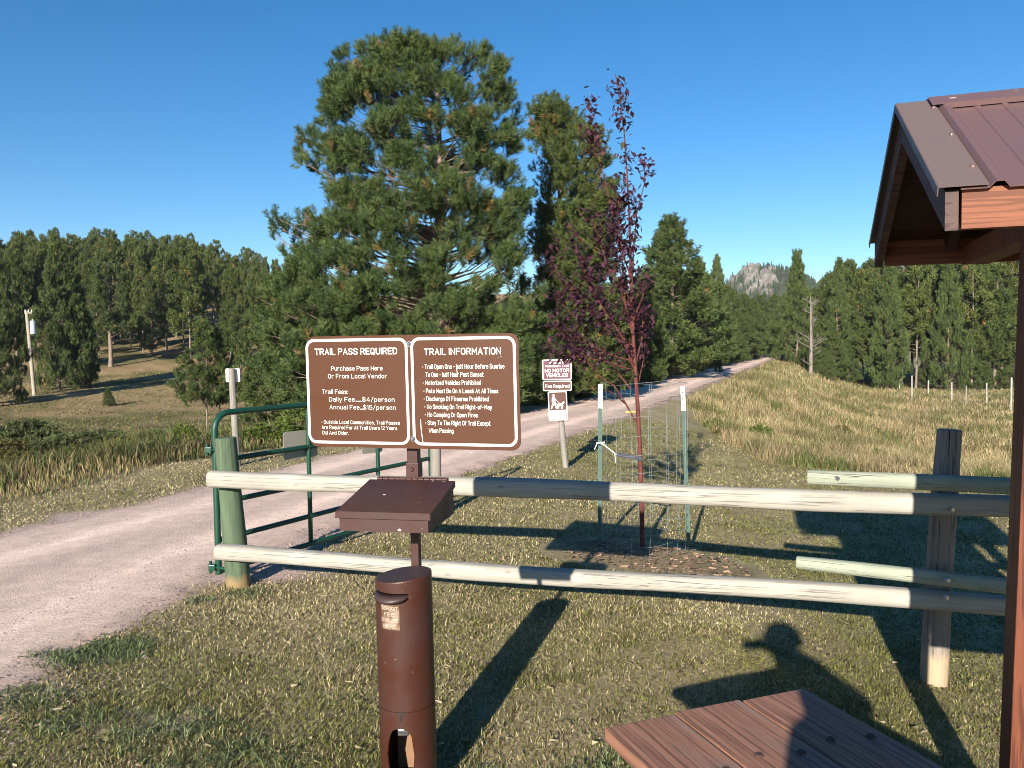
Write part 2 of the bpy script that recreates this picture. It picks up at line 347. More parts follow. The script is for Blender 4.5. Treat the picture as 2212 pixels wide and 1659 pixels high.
# rocky hill far beyond the trail
def far_hill():
    Yc = 620.0; nx, ny = 300, 130; xs = np.linspace(-260, 330, nx); ys = np.linspace(-90, 150, ny); X, Yy = np.meshgrid(xs, ys)
    cx = (1668-1106)/F*Yc
    prof = 40*np.exp(-((xs+8)/34)**2)  + 22*np.exp(-((xs-55)/50)**2) + 18*np.exp(-((xs+90)/60)**2)
    Z = prof[None, :] * np.exp(-((Yy)/95)**2) + (fbm(X/16, Yy/16, 81)-.5)*8 + (fbm(X/4, Yy/4, 83)-.5)*2.5
    cl = S((fbm(X/9, Yy/9, 91) + .62*np.exp(-((X+21)/10)**2-((Yy+20)/60)**2) - .74)/.10)
    Z = Z + (fbm(X/6, Yy/14, 88)-.5)*4*np.exp(-((X+5)/45)**2) + cl*(3 + 9*(fbm(X/3.5, Yy/6, 87)-.5))
    Zw = Z + 13
    V = np.stack([X+cx, Yy+Yc, Zw], -1).reshape(-1, 3); i, j = np.meshgrid(np.arange(ny-1), np.arange(nx-1), indexing='ij')
    Q = np.stack([i*nx+j, i*nx+j+1, (i+1)*nx+j+1, (i+1)*nx+j], -1).reshape(-1, 4)
    rock = np.array([.31, .28, .235]); wood = np.array([.055, .055, .03]); c = cl.ravel()[:, None]; n = fbm(X/3, Yy/3, 95).ravel()[:, None]
    colr = (rock*(.35+.6*n))*c + (wood*(.6+.8*n) + np.array([.07, .055, .04])*(n > .58))*(1-c)
    hm, t, b = mat('hill_rock', .95, 0, .1); a = nd(t, 'ShaderNodeAttribute', attribute_name='Col'); nz = noise(t, coords(t), .35, 8, .7)
    t.links.new(mix(t, 1.0, a.outputs['Color'], ramp(t, nz, [(.3, g3(.5)), (.7, g3(1.4))]), 'MULTIPLY'), b.inputs['Base Color'])
    tag(link('rocky_hill', mesh_np('rocky_hill', V, Q, hm, colr, 4, True)), kind='structure')
    # its far-off pines read as one mass
    m = 6500; px = rng.uniform(-150, 150, m); py = rng.uniform(-80, 60, m)
    ix = np.clip(((px+260)/590*(nx-1)).astype(int), 0, nx-1); iy = np.clip(((py+90)/240*(ny-1)).astype(int), 0, ny-1)
    ok = (rng.random(m) > cl[iy, ix]*.93) & (np.hypot(px+10, py-6) > 7); px, py, ix, iy = px[ok], py[ok], ix[ok], iy[ok]; m = len(px)
    gxf = np.clip((px+260)/590*(nx-1), 0, nx-1.01); gyf = np.clip((py+90)/240*(ny-1), 0, ny-1.01); i0 = gxf.astype(int); j0 = gyf.astype(int); u_ = gxf-i0; v_ = gyf-j0
    z = (Zw[j0, i0]*(1-u_)+Zw[j0, i0+1]*u_)*(1-v_) + (Zw[j0+1, i0]*(1-u_)+Zw[j0+1, i0+1]*u_)*v_ - .3
    VV = []; FF = []; CC = []
    for q in range(m):
        h = rng.uniform(3, 5.5); r = h*.2; base_ = len(VV)
        c0 = np.array([.045, .062, .03])*rng.uniform(.7, 1.5)
        for lv in range(3):
            zz = h*(.15+.28*lv); r2 = r*(1-.25*lv)
            for a_ in range(5):
                an = a_*1.257+rng.uniform(-.4, .4); VV.append((px[q]+cx+math.cos(an)*r2*rng.uniform(.7, 1.2), py[q]+Yc+math.sin(an)*r2, z[q]+zz)); CC.append(c0)
            VV.append((px[q]+cx+rng.uniform(-.2, .2), py[q]+Yc, z[q]+zz+h*.35)); CC.append(c0); o_ = base_+lv*6
            FF += [(o_+a_, o_+(a_+1) % 5, o_+5) for a_ in range(5)]
    w_ = link('far_wood', mesh_np('far_wood', VV, FF, M['needle'], np.array(CC))); tag(w_, 'far-off pines covering the rocky hill beyond the trail', 'wood', kind='stuff')
far_hill()

# ------------------------------------------------------------ trees
def basis(D):
    D = D/np.linalg.norm(D, axis=1)[:, None]; up = np.where(np.abs(D[:, 2:3]) < .95, np.array([[0, 0, 1.]]), np.array([[1., 0, 0]]))
    U = np.cross(D, up); U /= np.linalg.norm(U, axis=1)[:, None]; W = np.cross(D, U); return D, U, W
def tufts(P, D, size, nn, wid, c, r, spread=(25, 72), axis=(-.35, 1.35)):
    """needle tufts at P pointing along D; one thin triangle per needle"""
    N = len(P); D, U, W = basis(D); sz = np.broadcast_to(size, (N,))[:, None, None]
    az = r.uniform(0, 2*np.pi, (N, nn)); el = np.radians(r.uniform(*spread, (N, nn))); ln = r.uniform(.7, 1.1, (N, nn))[..., None]*sz
    sq = r.random((N, nn)); st = (axis[0]+(axis[1]-axis[0])*sq)[..., None]*sz; ln = ln*(.55+.45*np.sin(np.pi*np.clip(sq*.9+.1, 0, 1)))[..., None]
    dirv = D[:, None]*np.cos(el)[..., None] + (U[:, None]*np.cos(az)[..., None] + W[:, None]*np.sin(az)[..., None])*np.sin(el)[..., None]
    b0 = P[:, None] + D[:, None]*st; tip = b0 + dirv*ln; sdv = np.cross(dirv, r.normal(size=(N, nn, 3))); sdv /= np.linalg.norm(sdv, axis=-1)[..., None]
    wv = sdv*(wid*sz/np.mean(sz))
    V = np.stack([b0 - wv*.5, b0 + wv*.5, tip + wv*.25, tip - wv*.25], 2).reshape(-1, 3); F_ = np.arange(len(V)).reshape(-1, 4)
    cv = np.repeat(c[:, None], nn, 1)*r.uniform(.75, 1.3, (N, nn, 1)); cv = np.repeat(cv.reshape(-1, 3), 4, 0)
    return V, F_, cv
def pine_col(n, r, tint=(1, 1, 1), brown=.05):
    a = r.random((n, 1)); c = np.array([.036, .060, .020])*(1-a) + np.array([.098, .122, .038])*a
    k = r.random(n) < brown; c[k] = np.array([.20, .125, .05]); return c*np.array(tint)
def build_pine(lobes, height, trunk_r, r, tuft, per, nn, wid, tint=(1, 1, 1), brown=.05, lean=(0, 0), bark='bark', stubs=0):
    """lobes: (x, y, z, radius) relative to the base"""
    L = np.array(lobes, float); P = []; D = []; tb = MB(); zt = height
    tr = lambda z: Vector((lean[0]*z/zt + .03*math.sin(z*1.1), lean[1]*z/zt + .03*math.cos(z*.9), z))
    n = 12; tb.tube([tr(zt*.96*k/n - (.15 if k == 0 else 0)) for k in range(n+1)], [trunk_r*(1 - .88*k/n)*(1.15 if k == 0 else 1) for k in range(n+1)], 9)
    for (x, y, z, rad) in L:
        hz = math.hypot(x, y); z0 = max(.25, z - .35*hz - .15*rad); s0 = tr(min(z0, zt*.93)); e = Vector((x, y, z)); br = max(.010, trunk_r*.17*(1-.6*z/zt))
        mid = s0.lerp(e, .55) + Vector((0, 0, -.08*hz)); tb.tube([s0, mid, e], [br, br*.65, br*.22], 5, False)
        m = max(4, int(per*(rad/np.mean(L[:, 3]))**2)); u = r.normal(size=(m, 3)); u /= np.linalg.norm(u, axis=1)[:, None]
        out = np.array([x-s0.x, y-s0.y, .35*hz+.3]); out /= np.linalg.norm(out)+1e-6
        u = u + out*.35 + np.array([0, 0, .12]); u /= np.linalg.norm(u, axis=1)[:, None]
        rr_ = rad*r.uniform(.35, 1.05, (m, 1)); p = np.array([x, y, z]) + u*rr_*np.array([1, 1, .8])
        P.append(p); D.append(u*.45 + out*.35 + np.array([0, 0, .80]) + r.normal(size=(m, 3))*.22)
        for q in range(max(2, m//7)):
            k = r.integers(0, m); tb.tube([e.lerp(mid, .3*r.random()), Vector(p[k])], [br*.3+.003, .004], 3, False)
    for q in range(stubs):
        z = r.uniform(.12, .55)*zt; a = r.uniform(0, 6.28); l = r.uniform(.4, 1.2); s0 = tr(z); tb.tube([s0, s0+Vector((math.cos(a)*l, math.sin(a)*l, l*r.uniform(-.3, .3)))], [.02, .006], 4, False)
    P = np.vstack(P); D = np.vstack(D); sz = tuft*r.uniform(.75, 1.25, len(P))
    V, F_, cv = tufts(P, D, sz, nn, wid, pine_col(len(P), r, tint, brown), r)
    trunk = tb.build('trunk', M[bark]); me_t = trunk.data; bpy.data.objects.remove(trunk)
    return me_t, mesh_np('crown', V, F_, M['needle'], cv, 4)
def put_tree(name, meshes, label, loc, group=None, rot=0, sc=1.0, cat='tree', sxy=None):
    t_ = thing(name, label, cat, (loc[0], loc[1], loc[2]), group, rot); t_.scale = ((sxy or sc), (sxy or sc), sc)
    link('trunk', meshes[0], t_); link('crown', meshes[1], t_); return t_
def generic(seed, h, r_, base, taper, nl, per, nn, tuft, wid, tint=(1, 1, 1), brown=.04, tr_=.16, bark='bark', stubs=0, lrad=.62):
    r = np.random.default_rng(seed); lob = []
    for k in range(nl):
        f = (k+.5)/nl; f = f**.9; z = h*(base + (1-base)*f)
        prof = (math.sin(min(1, (f+.18)/.5)*math.pi/2))*(1-f)**taper
        ph = k*2.399+r.uniform(-.5, .5); q = r_*prof*(r.uniform(.25, .7) if r.random() < .35 else r.uniform(.7, 1.12))*(1 + .18*math.sin(ph*2+seed)); q = max(q, .04*h*r.random())
        lob.append((math.cos(ph)*q, math.sin(ph)*q, z - q*.1 + r.uniform(-.15, .15), lrad*h/10*r.uniform(.65, 1.25)*(1-.45*f)))
    return build_pine(lob, h, tr_*h/10, r, tuft, per, nn, wid, tint, brown, (r.uniform(-.3, .3), r.uniform(-.3, .3)), bark, stubs)

# hero pine beyond the trail: lobes read off its outline, given depth of their own
def hero(px_axis, Y, outline, lobes_px, nfill, rad_fill, seed, top_y, half_depth, **kw):
    r = np.random.default_rng(seed); bx, by, bz = at(px_axis, Y); k = Y/F
    yh = lambda x: 752 - .0129*(x-1106)
    Zw = lambda x, y: EYE + (yh(x)-y-(26 if seed == 11 else 10)*(y < 500))*k - bz; Xw = lambda x: (x-px_axis)*k
    ol = np.array(outline, float)
    def inside(x, y):
        c = False; n = len(ol); j = n-1
        for i in range(n):
            if ((ol[i, 1] > y) != (ol[j, 1] > y)) and (x < (ol[j, 0]-ol[i, 0])*(y-ol[i, 1])/(ol[j, 1]-ol[i, 1]) + ol[i, 0]): c = not c
            j = i
        return c
    lob = []
    for (x, y, rp) in lobes_px: lob.append((Xw(x), r.uniform(-.5, .5), Zw(x, y), rp*k))
    xa, xb, ya, yb = ol[:, 0].min(), ol[:, 0].max(), ol[:, 1].min(), ol[:, 1].max(); n = 0
    while n < nfill:
        x, y = r.uniform(xa, xb), r.uniform(ya, yb)
        if not inside(x, y): continue
        xs_ = [q for q in np.arange(xa, xb, 8) if inside(q, y)]; lo, hi = min(xs_), max(xs_); c = (lo+hi)/2; hw = (hi-lo)/2+1
        q = math.sqrt(max(0, 1-((x-c)/hw)**2)); dp = half_depth*min(1, .35+(y-ya)/(yb-ya)*1.3)*q
        side = -1 if r.random() < .68 else 1; lob.append((Xw(x), side*dp*r.uniform(.45, 1.0), Zw(x, y), rad_fill*r.uniform(.7, 1.25))); n += 1
    h = Zw(px_axis, top_y)
    return build_pine(lob, h, kw.pop('trunk_r'), r, **kw), (bx, by, bz)
ol1 = [(750, 130), (800, 110), (860, 105), (930, 100), (1010, 95), (1070, 120), (1095, 160), (1100, 250), (1100, 340), (1120, 420), (1135, 520), (1150, 640), (1165, 740), (1170, 850), (950, 880), (660, 870), (590, 800), (590, 700), (610, 630), (680, 560), (720, 470), (740, 400), (690, 330), (690, 300), (740, 240), (740, 180)]
lb1 = [(765, 120, 22), (772, 165, 26), (800, 150, 28), (838, 105, 20), (855, 130, 24), (925, 100, 22), (945, 135, 28), (972, 118, 22), (1012, 88, 20), (1018, 130, 24), (1050, 115, 18), (1085, 140, 20), (1100, 185, 22), (1098, 230, 26), (1090, 285, 26), (1133, 222, 14), (1122, 250, 16), (1110, 305, 20), (1118, 350, 18), (1085, 370, 30), (1130, 400, 22),
 (740, 175, 22), (735, 215, 24), (715, 260, 20), (690, 285, 26), (668, 300, 18), (672, 335, 20), (700, 340, 26), (735, 360, 24), (770, 330, 28), (690, 445, 20), (660, 455, 18), (612, 450, 16), (592, 482, 12), (640, 470, 18), (625, 500, 18), (660, 505, 24), (700, 495, 26), (650, 540, 20), (632, 555, 14), (680, 575, 30), (710, 530, 30), (610, 620, 26), (590, 660, 26), (565, 690, 22), (585, 740, 28), (575, 790, 24), (620, 830, 32), (560, 640, 16), (1175, 700, 26), (1180, 760, 26), (1165, 640, 26)]
m1, p1 = hero(955, 22.5, ol1, lb1, 400, .40, 11, 95, 2.6, trunk_r=.24, tuft=.165, per=20, nn=60, wid=.013, brown=.02, tint=(1, 1.06, 1.0))
put_tree('pine_tree', m1, 'biggest and nearest pine, full dark-green crown rising behind the brown double trail sign', p1)
ol2 = [(1180, 230), (1225, 230), (1260, 270), (1310, 380), (1320, 450), (1300, 520), (1320, 600), (1340, 700), (1340, 830), (1170, 850), (1170, 600), (1180, 480), (1195, 400), (1190, 330), (1175, 290)]
lb2 = [(1195, 222, 16), (1180, 245, 18), (1215, 240, 20), (1165, 275, 16), (1245, 255, 20), (1262, 285, 18), (1305, 285, 15), (1298, 310, 16), (1285, 345, 22), (1160, 320, 14), (1215, 300, 24), (1330, 395, 18), (1320, 440, 22), (1155, 420, 18), (1310, 350, 16), (1165, 360, 14), (1150, 455, 16), (1300, 470, 24)]
m2, p2 = hero(1212, 27, ol2, lb2, 270, .50, 12, 225, 2.1, trunk_r=.19, tuft=.15, per=24, nn=46, wid=.016, brown=.03, tint=(1.12, 1.06, .9), bark='bark_pale', stubs=10)
put_tree('pine_tree', m2, 'slim yellow-green pine with bare pale trunk, just right of the biggest pine', p2)

# kinds used for the wood
NEAR = [generic(100+k, 8.5, 2.3, .10, .7, 110, 20, 30, .17, .024, tint=(1, 1, 1), brown=.05) for k in range(3)]
CONE = [generic(200+k, 9, 2.9, .05, .8, 170, 16, 24, .21, .036, tint=(1.05, 1.05, .95), brown=.006) for k in range(3)]
TALL = [generic(300+k, 12, 2.9, .32, .55, 44, 22, 18, .30, .065, tint=(1.2, 1.1, .85), tr_=.11, brown=.01, bark='bark_pale', lrad=.66) for k in range(7)]
WIDE = [generic(400+k, 11, 3.0, .27, .62, 130, 15, 22, .27, .05, tint=(1.05, 1.0, .85), tr_=.15, brown=.006, bark='bark_pale', stubs=14, lrad=.62) for k in range(5)]
LONE = [generic(600, 11, 2.8, .30, .5, 60, 20, 22, .27, .05, tr_=.22, brown=.02)]
ROUND = [generic(500+k, 8.5, 2.9, .30, .42, 90, 20, 24, .2, .03, tint=(1, 1.05, .95), bark='bark_pale', tr_=.10) for k in range(2)]
def plant(kind, px, Y, top_px, label, group=None, wide=1.0, natural=None, rot=None, name='pine_tree'):
    """a tree by bearing and distance, with the height that the eye level gives it"""
    loc = at(px, Y); hgt = {'LONE': 11, 'ROUND': 8.5, 'NEAR': 8.5, 'CONE': 9, 'TALL': 12, 'WIDE': 11}[kind]; ms = {'LONE': LONE, 'ROUND': ROUND, 'NEAR': NEAR, 'CONE': CONE, 'TALL': TALL, 'WIDE': WIDE}[kind]
    yh = 752 - .0129*(px-1106); z = EYE + (yh-top_px)*Y/F; sc = max(.12, (z-loc[2])/(hgt*1.01))
    return put_tree(name, random.choice(ms), label, loc, group, random.uniform(0, 6.28) if rot is None else rot, sc, sxy=sc*wide)
# singled-out pines
plant('ROUND', 443, 32, 702, 'small round-crowned pine on a slim trunk, left of the green gate', wide=.95)
plant('ROUND', 473, 32.6, 716, 'smaller pine whose crown merges with the round-crowned one on its left', wide=.75)
plant('ROUND', 578, 30, 650, 'narrow young pine at the left foot of the biggest pine', wide=.8)
plant('CONE', 640, 27, 600, 'bushy pine filling the low left side behind the biggest pine', wide=1.0)
plant('CONE', 232, 47, 855, 'tiny bright green pine seedling alone on the grassy slope', wide=1.1)
plant('LONE', 240, 72, 548, 'lone tall pine with a thick bare trunk standing forward on the open slope', wide=.9)
plant('CONE', 128, 55, 522, 'tall thick pine with boughs to the ground, right of the utility pole', wide=.58)
plant('CONE', 170, 56, 600, 'shorter bushy pine against the right flank of the thick pine near the utility pole', wide=.7)
plant('CONE', -8, 47, 530, 'shaded dark pine cut by the left edge of the photo', wide=.6)
plant('WIDE', 38, 66, 545, 'dark pine standing just left of the utility pole', wide=.65)
plant('CONE', 1450, 44, 480, 'tall cone-shaped pine beside the trail, right of the red-stemmed young tree', wide=1.3)
plant('CONE', 1512, 52, 565, 'second pine along the far left edge of the trail, right of the tall cone-shaped one', wide=.8)
plant('CONE', 1550, 66, 560, 'thin-topped pine poking above its neighbours left of the rocky hill', wide=.55)
plant('CONE', 1722, 78, 548, 'tall narrow pine right of the trail end, topping the rocky hill', wide=.62)
plant('CONE', 1150, 31, 700, 'low bushy pine in shade behind the small trail signs', wide=1.1)
plant('CONE', 1345, 34, 610, 'dark pine directly behind the red-stemmed young tree', wide=.85)
plant('CONE', 1290, 36, 640, 'half-hidden pine between the slim pine and the red-stemmed tree', wide=.9)
plant('CONE', 1395, 40, 590, 'pine hugging the left flank of the tall cone-shaped pine', wide=.85)
plant('CONE', 1225, 33, 690, 'low dark pine under the slim yellow-green pine', wide=1.1)
plant('CONE', 1400, 37, 730, 'low spreading pine at the edge of the trail grass behind the wire cage', wide=1.3)
plant('CONE', 1480, 47, 720, 'low bushy pine at the foot of the tall cone-shaped pine', wide=1.2)
# lines and woods
for px, Y, top in [(1525, 60, 590), (1580, 72, 612), (1600, 80, 625), (1622, 90, 632), (1640, 100, 640), (1655, 110, 650), (1566, 84, 600), (1610, 100, 622), (1590, 66, 655), (1618, 78, 668), (1635, 88, 672), (1648, 97, 680), (1660, 118, 655), (1570, 62, 680), (1540, 55, 690), (1500, 60, 580), (1545, 74, 592), (1560, 90, 605), (1590, 96, 618), (1530, 66, 610), (1480, 56, 600), (1672, 128, 640), (1668, 140, 650), (1680, 138, 655), (1690, 142, 650), (1700, 140, 640), (1712, 142, 645), (1655, 142, 660)]:
    plant('CONE', px - 2.0*F/Y, Y, top, 'green pine in the line along the left side of the far trail', 'pines lining the far trail', wide=1.2)
for px, Y, top in [(1694, 112, 640), (1706, 100, 625), (1735, 86, 620), (1758, 96, 628), (1690, 132, 648), (1776, 84, 640), (1742, 70, 770), (1765, 66, 775), (1725, 76, 765), (1790, 64, 760)]:
    plant('CONE', px, Y, top, 'green pine on the right bank of the far trail', 'pines on the right bank', wide=.95)
RW = [(1795, 80, 600), (1815, 74, 585), (1840, 82, 592), (1862, 76, 590), (1885, 72, 588), (1905, 80, 575), (1925, 70, 566), (1948, 78, 560), (1972, 72, 560), (1998, 80, 555), (2020, 74, 545), (2045, 70, 540), (2070, 78, 545), (2095, 70, 540), (2120, 76, 550), (2145, 70, 548), (2170, 76, 555), (2195, 72, 560), (2230, 72, 555), (2270, 74, 560), (2320, 76, 560),
      (1830, 95, 600), (1875, 98, 590), (1935, 96, 575), (1990, 98, 565), (2055, 96, 560), (2110, 98, 562), (2180, 96, 568), (2250, 98, 560), (1800, 105, 605), (1850, 110, 600), (1910, 112, 585), (1970, 112, 575), (2030, 110, 566), (2140, 112, 566)]
for i_, (px, Y, top) in enumerate(RW): plant(('WIDE', 'CONE', 'WIDE', 'TALL', 'WIDE')[i_ % 5], px + random.uniform(-8, 8), Y, top + random.uniform(-30, 26), 'green pine in the wood beyond the hay field on the right', 'pines of the wood right of the field', wide=(random.uniform(.72, 1.0), random.uniform(.5, .7))[i_ % 5 == 1])
for px, Y, top in [(1800, 68, 700), (1832, 69, 735), (1912, 68, 760), (2002, 69, 755), (2110, 67, 740), (2165, 67, 700), (1765, 72, 700)]:
    plant(random.choice(['CONE', 'NEAR']), px, Y+3, top, 'low young pine at the near edge of the wood right of the field', 'young pines edging the right wood', wide=1.0)
# hillside wood on the left: a stand of bare-trunked pines climbing the slope
for row, (Y, y0, cnt) in enumerate([(78, 550, 14), (88, 535, 24), (98, 527, 27), (110, 520, 28), (124, 515, 28), (140, 512, 26), (158, 508, 24)]):
    for k in range(cnt):
        px = -60 + 760*(k+.5+random.uniform(-.35, .35))/cnt
        if row == 0 and not (310 < px < 420 or px < 60): continue
        if row == 1 and 430 < px < 470: continue
        top = y0 + max(0, (px-330))*.14 + random.uniform(-14, 26) + (8 if px > 480 else 0)
        plant('TALL', px, Y+random.uniform(-4, 4), top, 'tall bare-trunked pine in the wood on the left hillside', 'pines of the left hillside wood', wide=random.uniform(.6, .85))
for px in (700, 740, 790, 850, 910, 960, 1010, 1060, 1110, 1170): plant('TALL', px, random.uniform(70, 95), 640 + random.uniform(-20, 20), 'pine glimpsed behind the biggest pine', 'pines hidden behind the biggest pine')
for px, Y, top in [(690, 38, 700), (760, 36, 690), (830, 35, 700), (900, 33, 710), (1000, 34, 700), (1080, 32, 705)]: plant('CONE', px, Y, top, 'low bushy pine behind the foot of the biggest pine', 'bushy pines behind the biggest pine', wide=1.25)

for px, Y, top in [(75, 84, 560), (100, 90, 548), (200, 92, 545), (285, 84, 590), (300, 92, 560), (500, 74, 640), (520, 70, 660), (330, 80, 600), (20, 80, 560), (215, 80, 600), (190, 84, 610)]:
    plant(random.choice(['NEAR', 'WIDE']), px, Y, top, 'full-crowned dark pine along the lower edge of the left hillside wood', 'dark pines edging the left hillside wood', wide=random.uniform(.7, .95))

# dead pine snag
def snag():
    x, y, z = at(1752, 64); t_ = thing('dead_tree', 'grey dead snag with stubby bare branches among the pines right of the trail', 'tree', (x, y, z)); r = random.Random(5)
    b_ = MB(); k = 64/F; h = EYE + (744-640)*k - z
    b_.tube([(0, 0, -.1), (.03, 0, h*.5), (-.02, 0, h)], [.15, .11, .03], 8)
    b_.build('trunk', M['bark_dead'], t_); b2 = MB()
    for q in range(34):
        zz = h*r.uniform(.12, .93); a_ = r.uniform(0, 6.28); l = (1.5 if zz < h*.5 else .7)*r.uniform(.5, 1.1)
        e = Vector((math.cos(a_)*l, math.sin(a_)*l, zz + l*r.uniform(.2, .7))); b2.tube([(0, 0, zz), e], [.035, .012], 4, False)
        for w__ in range(2): b2.tube([e*.6+Vector((0, 0, zz*.4)), e*.6+Vector((r.uniform(-.3, .3), r.uniform(-.3, .3), zz*.4+.3))], [.014, .006], 3, False)
    b2.build('branches', M['bark_dead'], t_)
snag()

# ------------------------------------------------------------ the young red-stemmed tree
def plum():
    Y0 = 7.25; base = at(1385, Y0); t_ = thing('ornamental_tree', 'young purple-leaved tree with red stem inside the wire cage', 'tree', base); r = np.random.default_rng(3)
    k = Y0/F
    def W(x, y, d=0.0): return Vector(((x-1106)/F*(Y0+d) - base[0], d, EYE + (752-.0129*(x-1106)-y)*(Y0+d)/F - base[2]))
    tb = MB(); tp = [(1386, 1185), (1384, 1050), (1381, 950), (1376, 850), (1370, 750), (1366, 650), (1364, 560), (1362, 470), (1358, 380), (1352, 290), (1345, 230), (1334, 168)]
    tb.tube([W(x, y) for x, y in tp], [.022, .020, .019, .018, .016, .013, .011, .009, .007, .006, .0045, .003], 8); tb.build('trunk', M['bark_red'], t_)
    limbs = [([(1373, 911), (1352, 872), (1326, 832), (1300, 816), (1277, 790), (1241, 754), (1215, 718), (1195, 700)], -.15), ([(1352, 872), (1325, 850), (1305, 838)], -.25), ([(1362, 839), (1339, 810), (1326, 790), (1286, 760), (1254, 731), (1205, 690)], .2), ([(1368, 793), (1352, 747), (1313, 712), (1260, 650), (1215, 600), (1185, 562)], -.3),
             ([(1366, 720), (1357, 677), (1344, 549), (1314, 407), (1292, 326), (1275, 214)], .15), ([(1366, 640), (1370, 549), (1378, 463), (1395, 398), (1396, 345)], -.12), ([(1366, 760), (1320, 690), (1275, 620), (1250, 540), (1235, 500)], .1), ([(1368, 780), (1300, 760), (1240, 745), (1180, 742)], .3), ([(1367, 800), (1310, 780), (1250, 770), (1190, 765)], -.2),
             ([(1366, 700), (1340, 620), (1310, 560), (1290, 500), (1275, 455)], -.2), ([(1366, 745), (1310, 700), (1250, 690), (1200, 640)], .3), ([(1370, 800), (1388, 730), (1392, 650), (1380, 590)], .15), ([(1365, 680), (1345, 600), (1325, 520), (1330, 440)], .25), ([(1366, 700), (1390, 640), (1400, 590)], -.2), ([(1372, 860), (1390, 780), (1398, 700)], .2), ([(1366, 780), (1330, 700), (1290, 640), (1262, 560)], .35), ([(1364, 600), (1345, 540), (1340, 480), (1338, 420)], -.1)]
    lb = MB(); P = []; D = []
    def leafy(a, b_, n, sp):
        for q in range(n):
            u = r.random(); p = a.lerp(b_, u) + Vector(r.normal(size=3))*sp; P.append(tuple(p)); d = (b_-a).normalized()*.5 + Vector(r.normal(size=3))*.7; D.append(tuple(d))
    for pts, dep in limbs:
        n = len(pts); ww = [W(x, y, dep*math.sin(math.pi*.5*i/(n-1))) for i, (x, y) in enumerate(pts)]
        lb.tube(ww, [.0085*(1-.75*i/(n-1)) for i in range(n)], 6, False); tot = sum((ww[i+1]-ww[i]).length for i in range(n-1)); acc = 0
        for i in range(n-1):
            L = (ww[i+1]-ww[i]).length; f = (acc+L*.5)/tot; acc += L
            bare_ = pts[i][1] > 805
            cnt = 0 if bare_ else int(L*(170 if f > .3 else 50)); 
            if pts[0][0] == 1366 and pts[-1][0] == 1275 and pts[-1][1] == 214 and not (f > .85 or f < .35): cnt = int(L*25)
            if pts[-1][0] == 1396: cnt = int(L*(120 if f > .78 else 6))
            leafy(ww[i], ww[i+1], cnt, .035)
            for q in range(int(L*7.5) if f > .25 and not bare_ else 0):       # side twigs
                a = ww[i].lerp(ww[i+1], r.random()); e = a + Vector((r.uniform(-.16, .10), r.uniform(-.14, .14), r.uniform(-.02, .17)))*1.0; lb.tube([a, e], [.003, .0015], 3, False); leafy(a, e, 15, .04)
    for (x, y), (x2, y2), n in [((1334, 165), (1346, 235), 50), ((1346, 235), (1350, 275), 40), ((1352, 300), (1354, 315), 6), ((1352, 325), (1358, 345), 22), ((1357, 360), (1362, 420), 40), ((1362, 420), (1365, 560), 90), ((1365, 560), (1367, 700), 60)]: leafy(W(x, y), W(x2, y2), n, .045)
    lb.build('branches', M['bark_red'], t_)
    P = np.array(P); D, U, W_ = basis(np.array(D)); N = len(P); ln = r.uniform(.045, .08, (N, 1)); wd = ln*.58; s1 = P; tip = P + D*ln + np.array([0, 0, -.008]); md = P + D*ln*.5 + np.array([0, 0, .006])
    a1 = md + U*wd*.5 + W_*.008; a2 = md - U*wd*.5 + W_*.008
    V = np.stack([s1, a1, tip, a2, md], 1).reshape(-1, 3); b0 = np.arange(N)[:, None]*5; T = np.concatenate([b0+[0, 1, 4], b0+[1, 2, 4], b0+[2, 3, 4], b0+[3, 0, 4]])
    cc = np.array([.062, .022, .034])*r.uniform(.55, 1.6, (N, 1)); gk = r.random(N) < .06; cc[gk] = np.array([.09, .08, .03])
    link('leaves', mesh_np('leaves', V, T, M['leaf'], np.repeat(cc, 5, 0)), t_)
    # yellow marking ribbon on the stem, and the strap that holds it upright
    m_ = MB(); m_.box(W(1362, 889, -.022), (.085, .004, .012)); m_.build('ribbon', M['ribbon'], t_)
    return base, W
pbase, PW = plum()
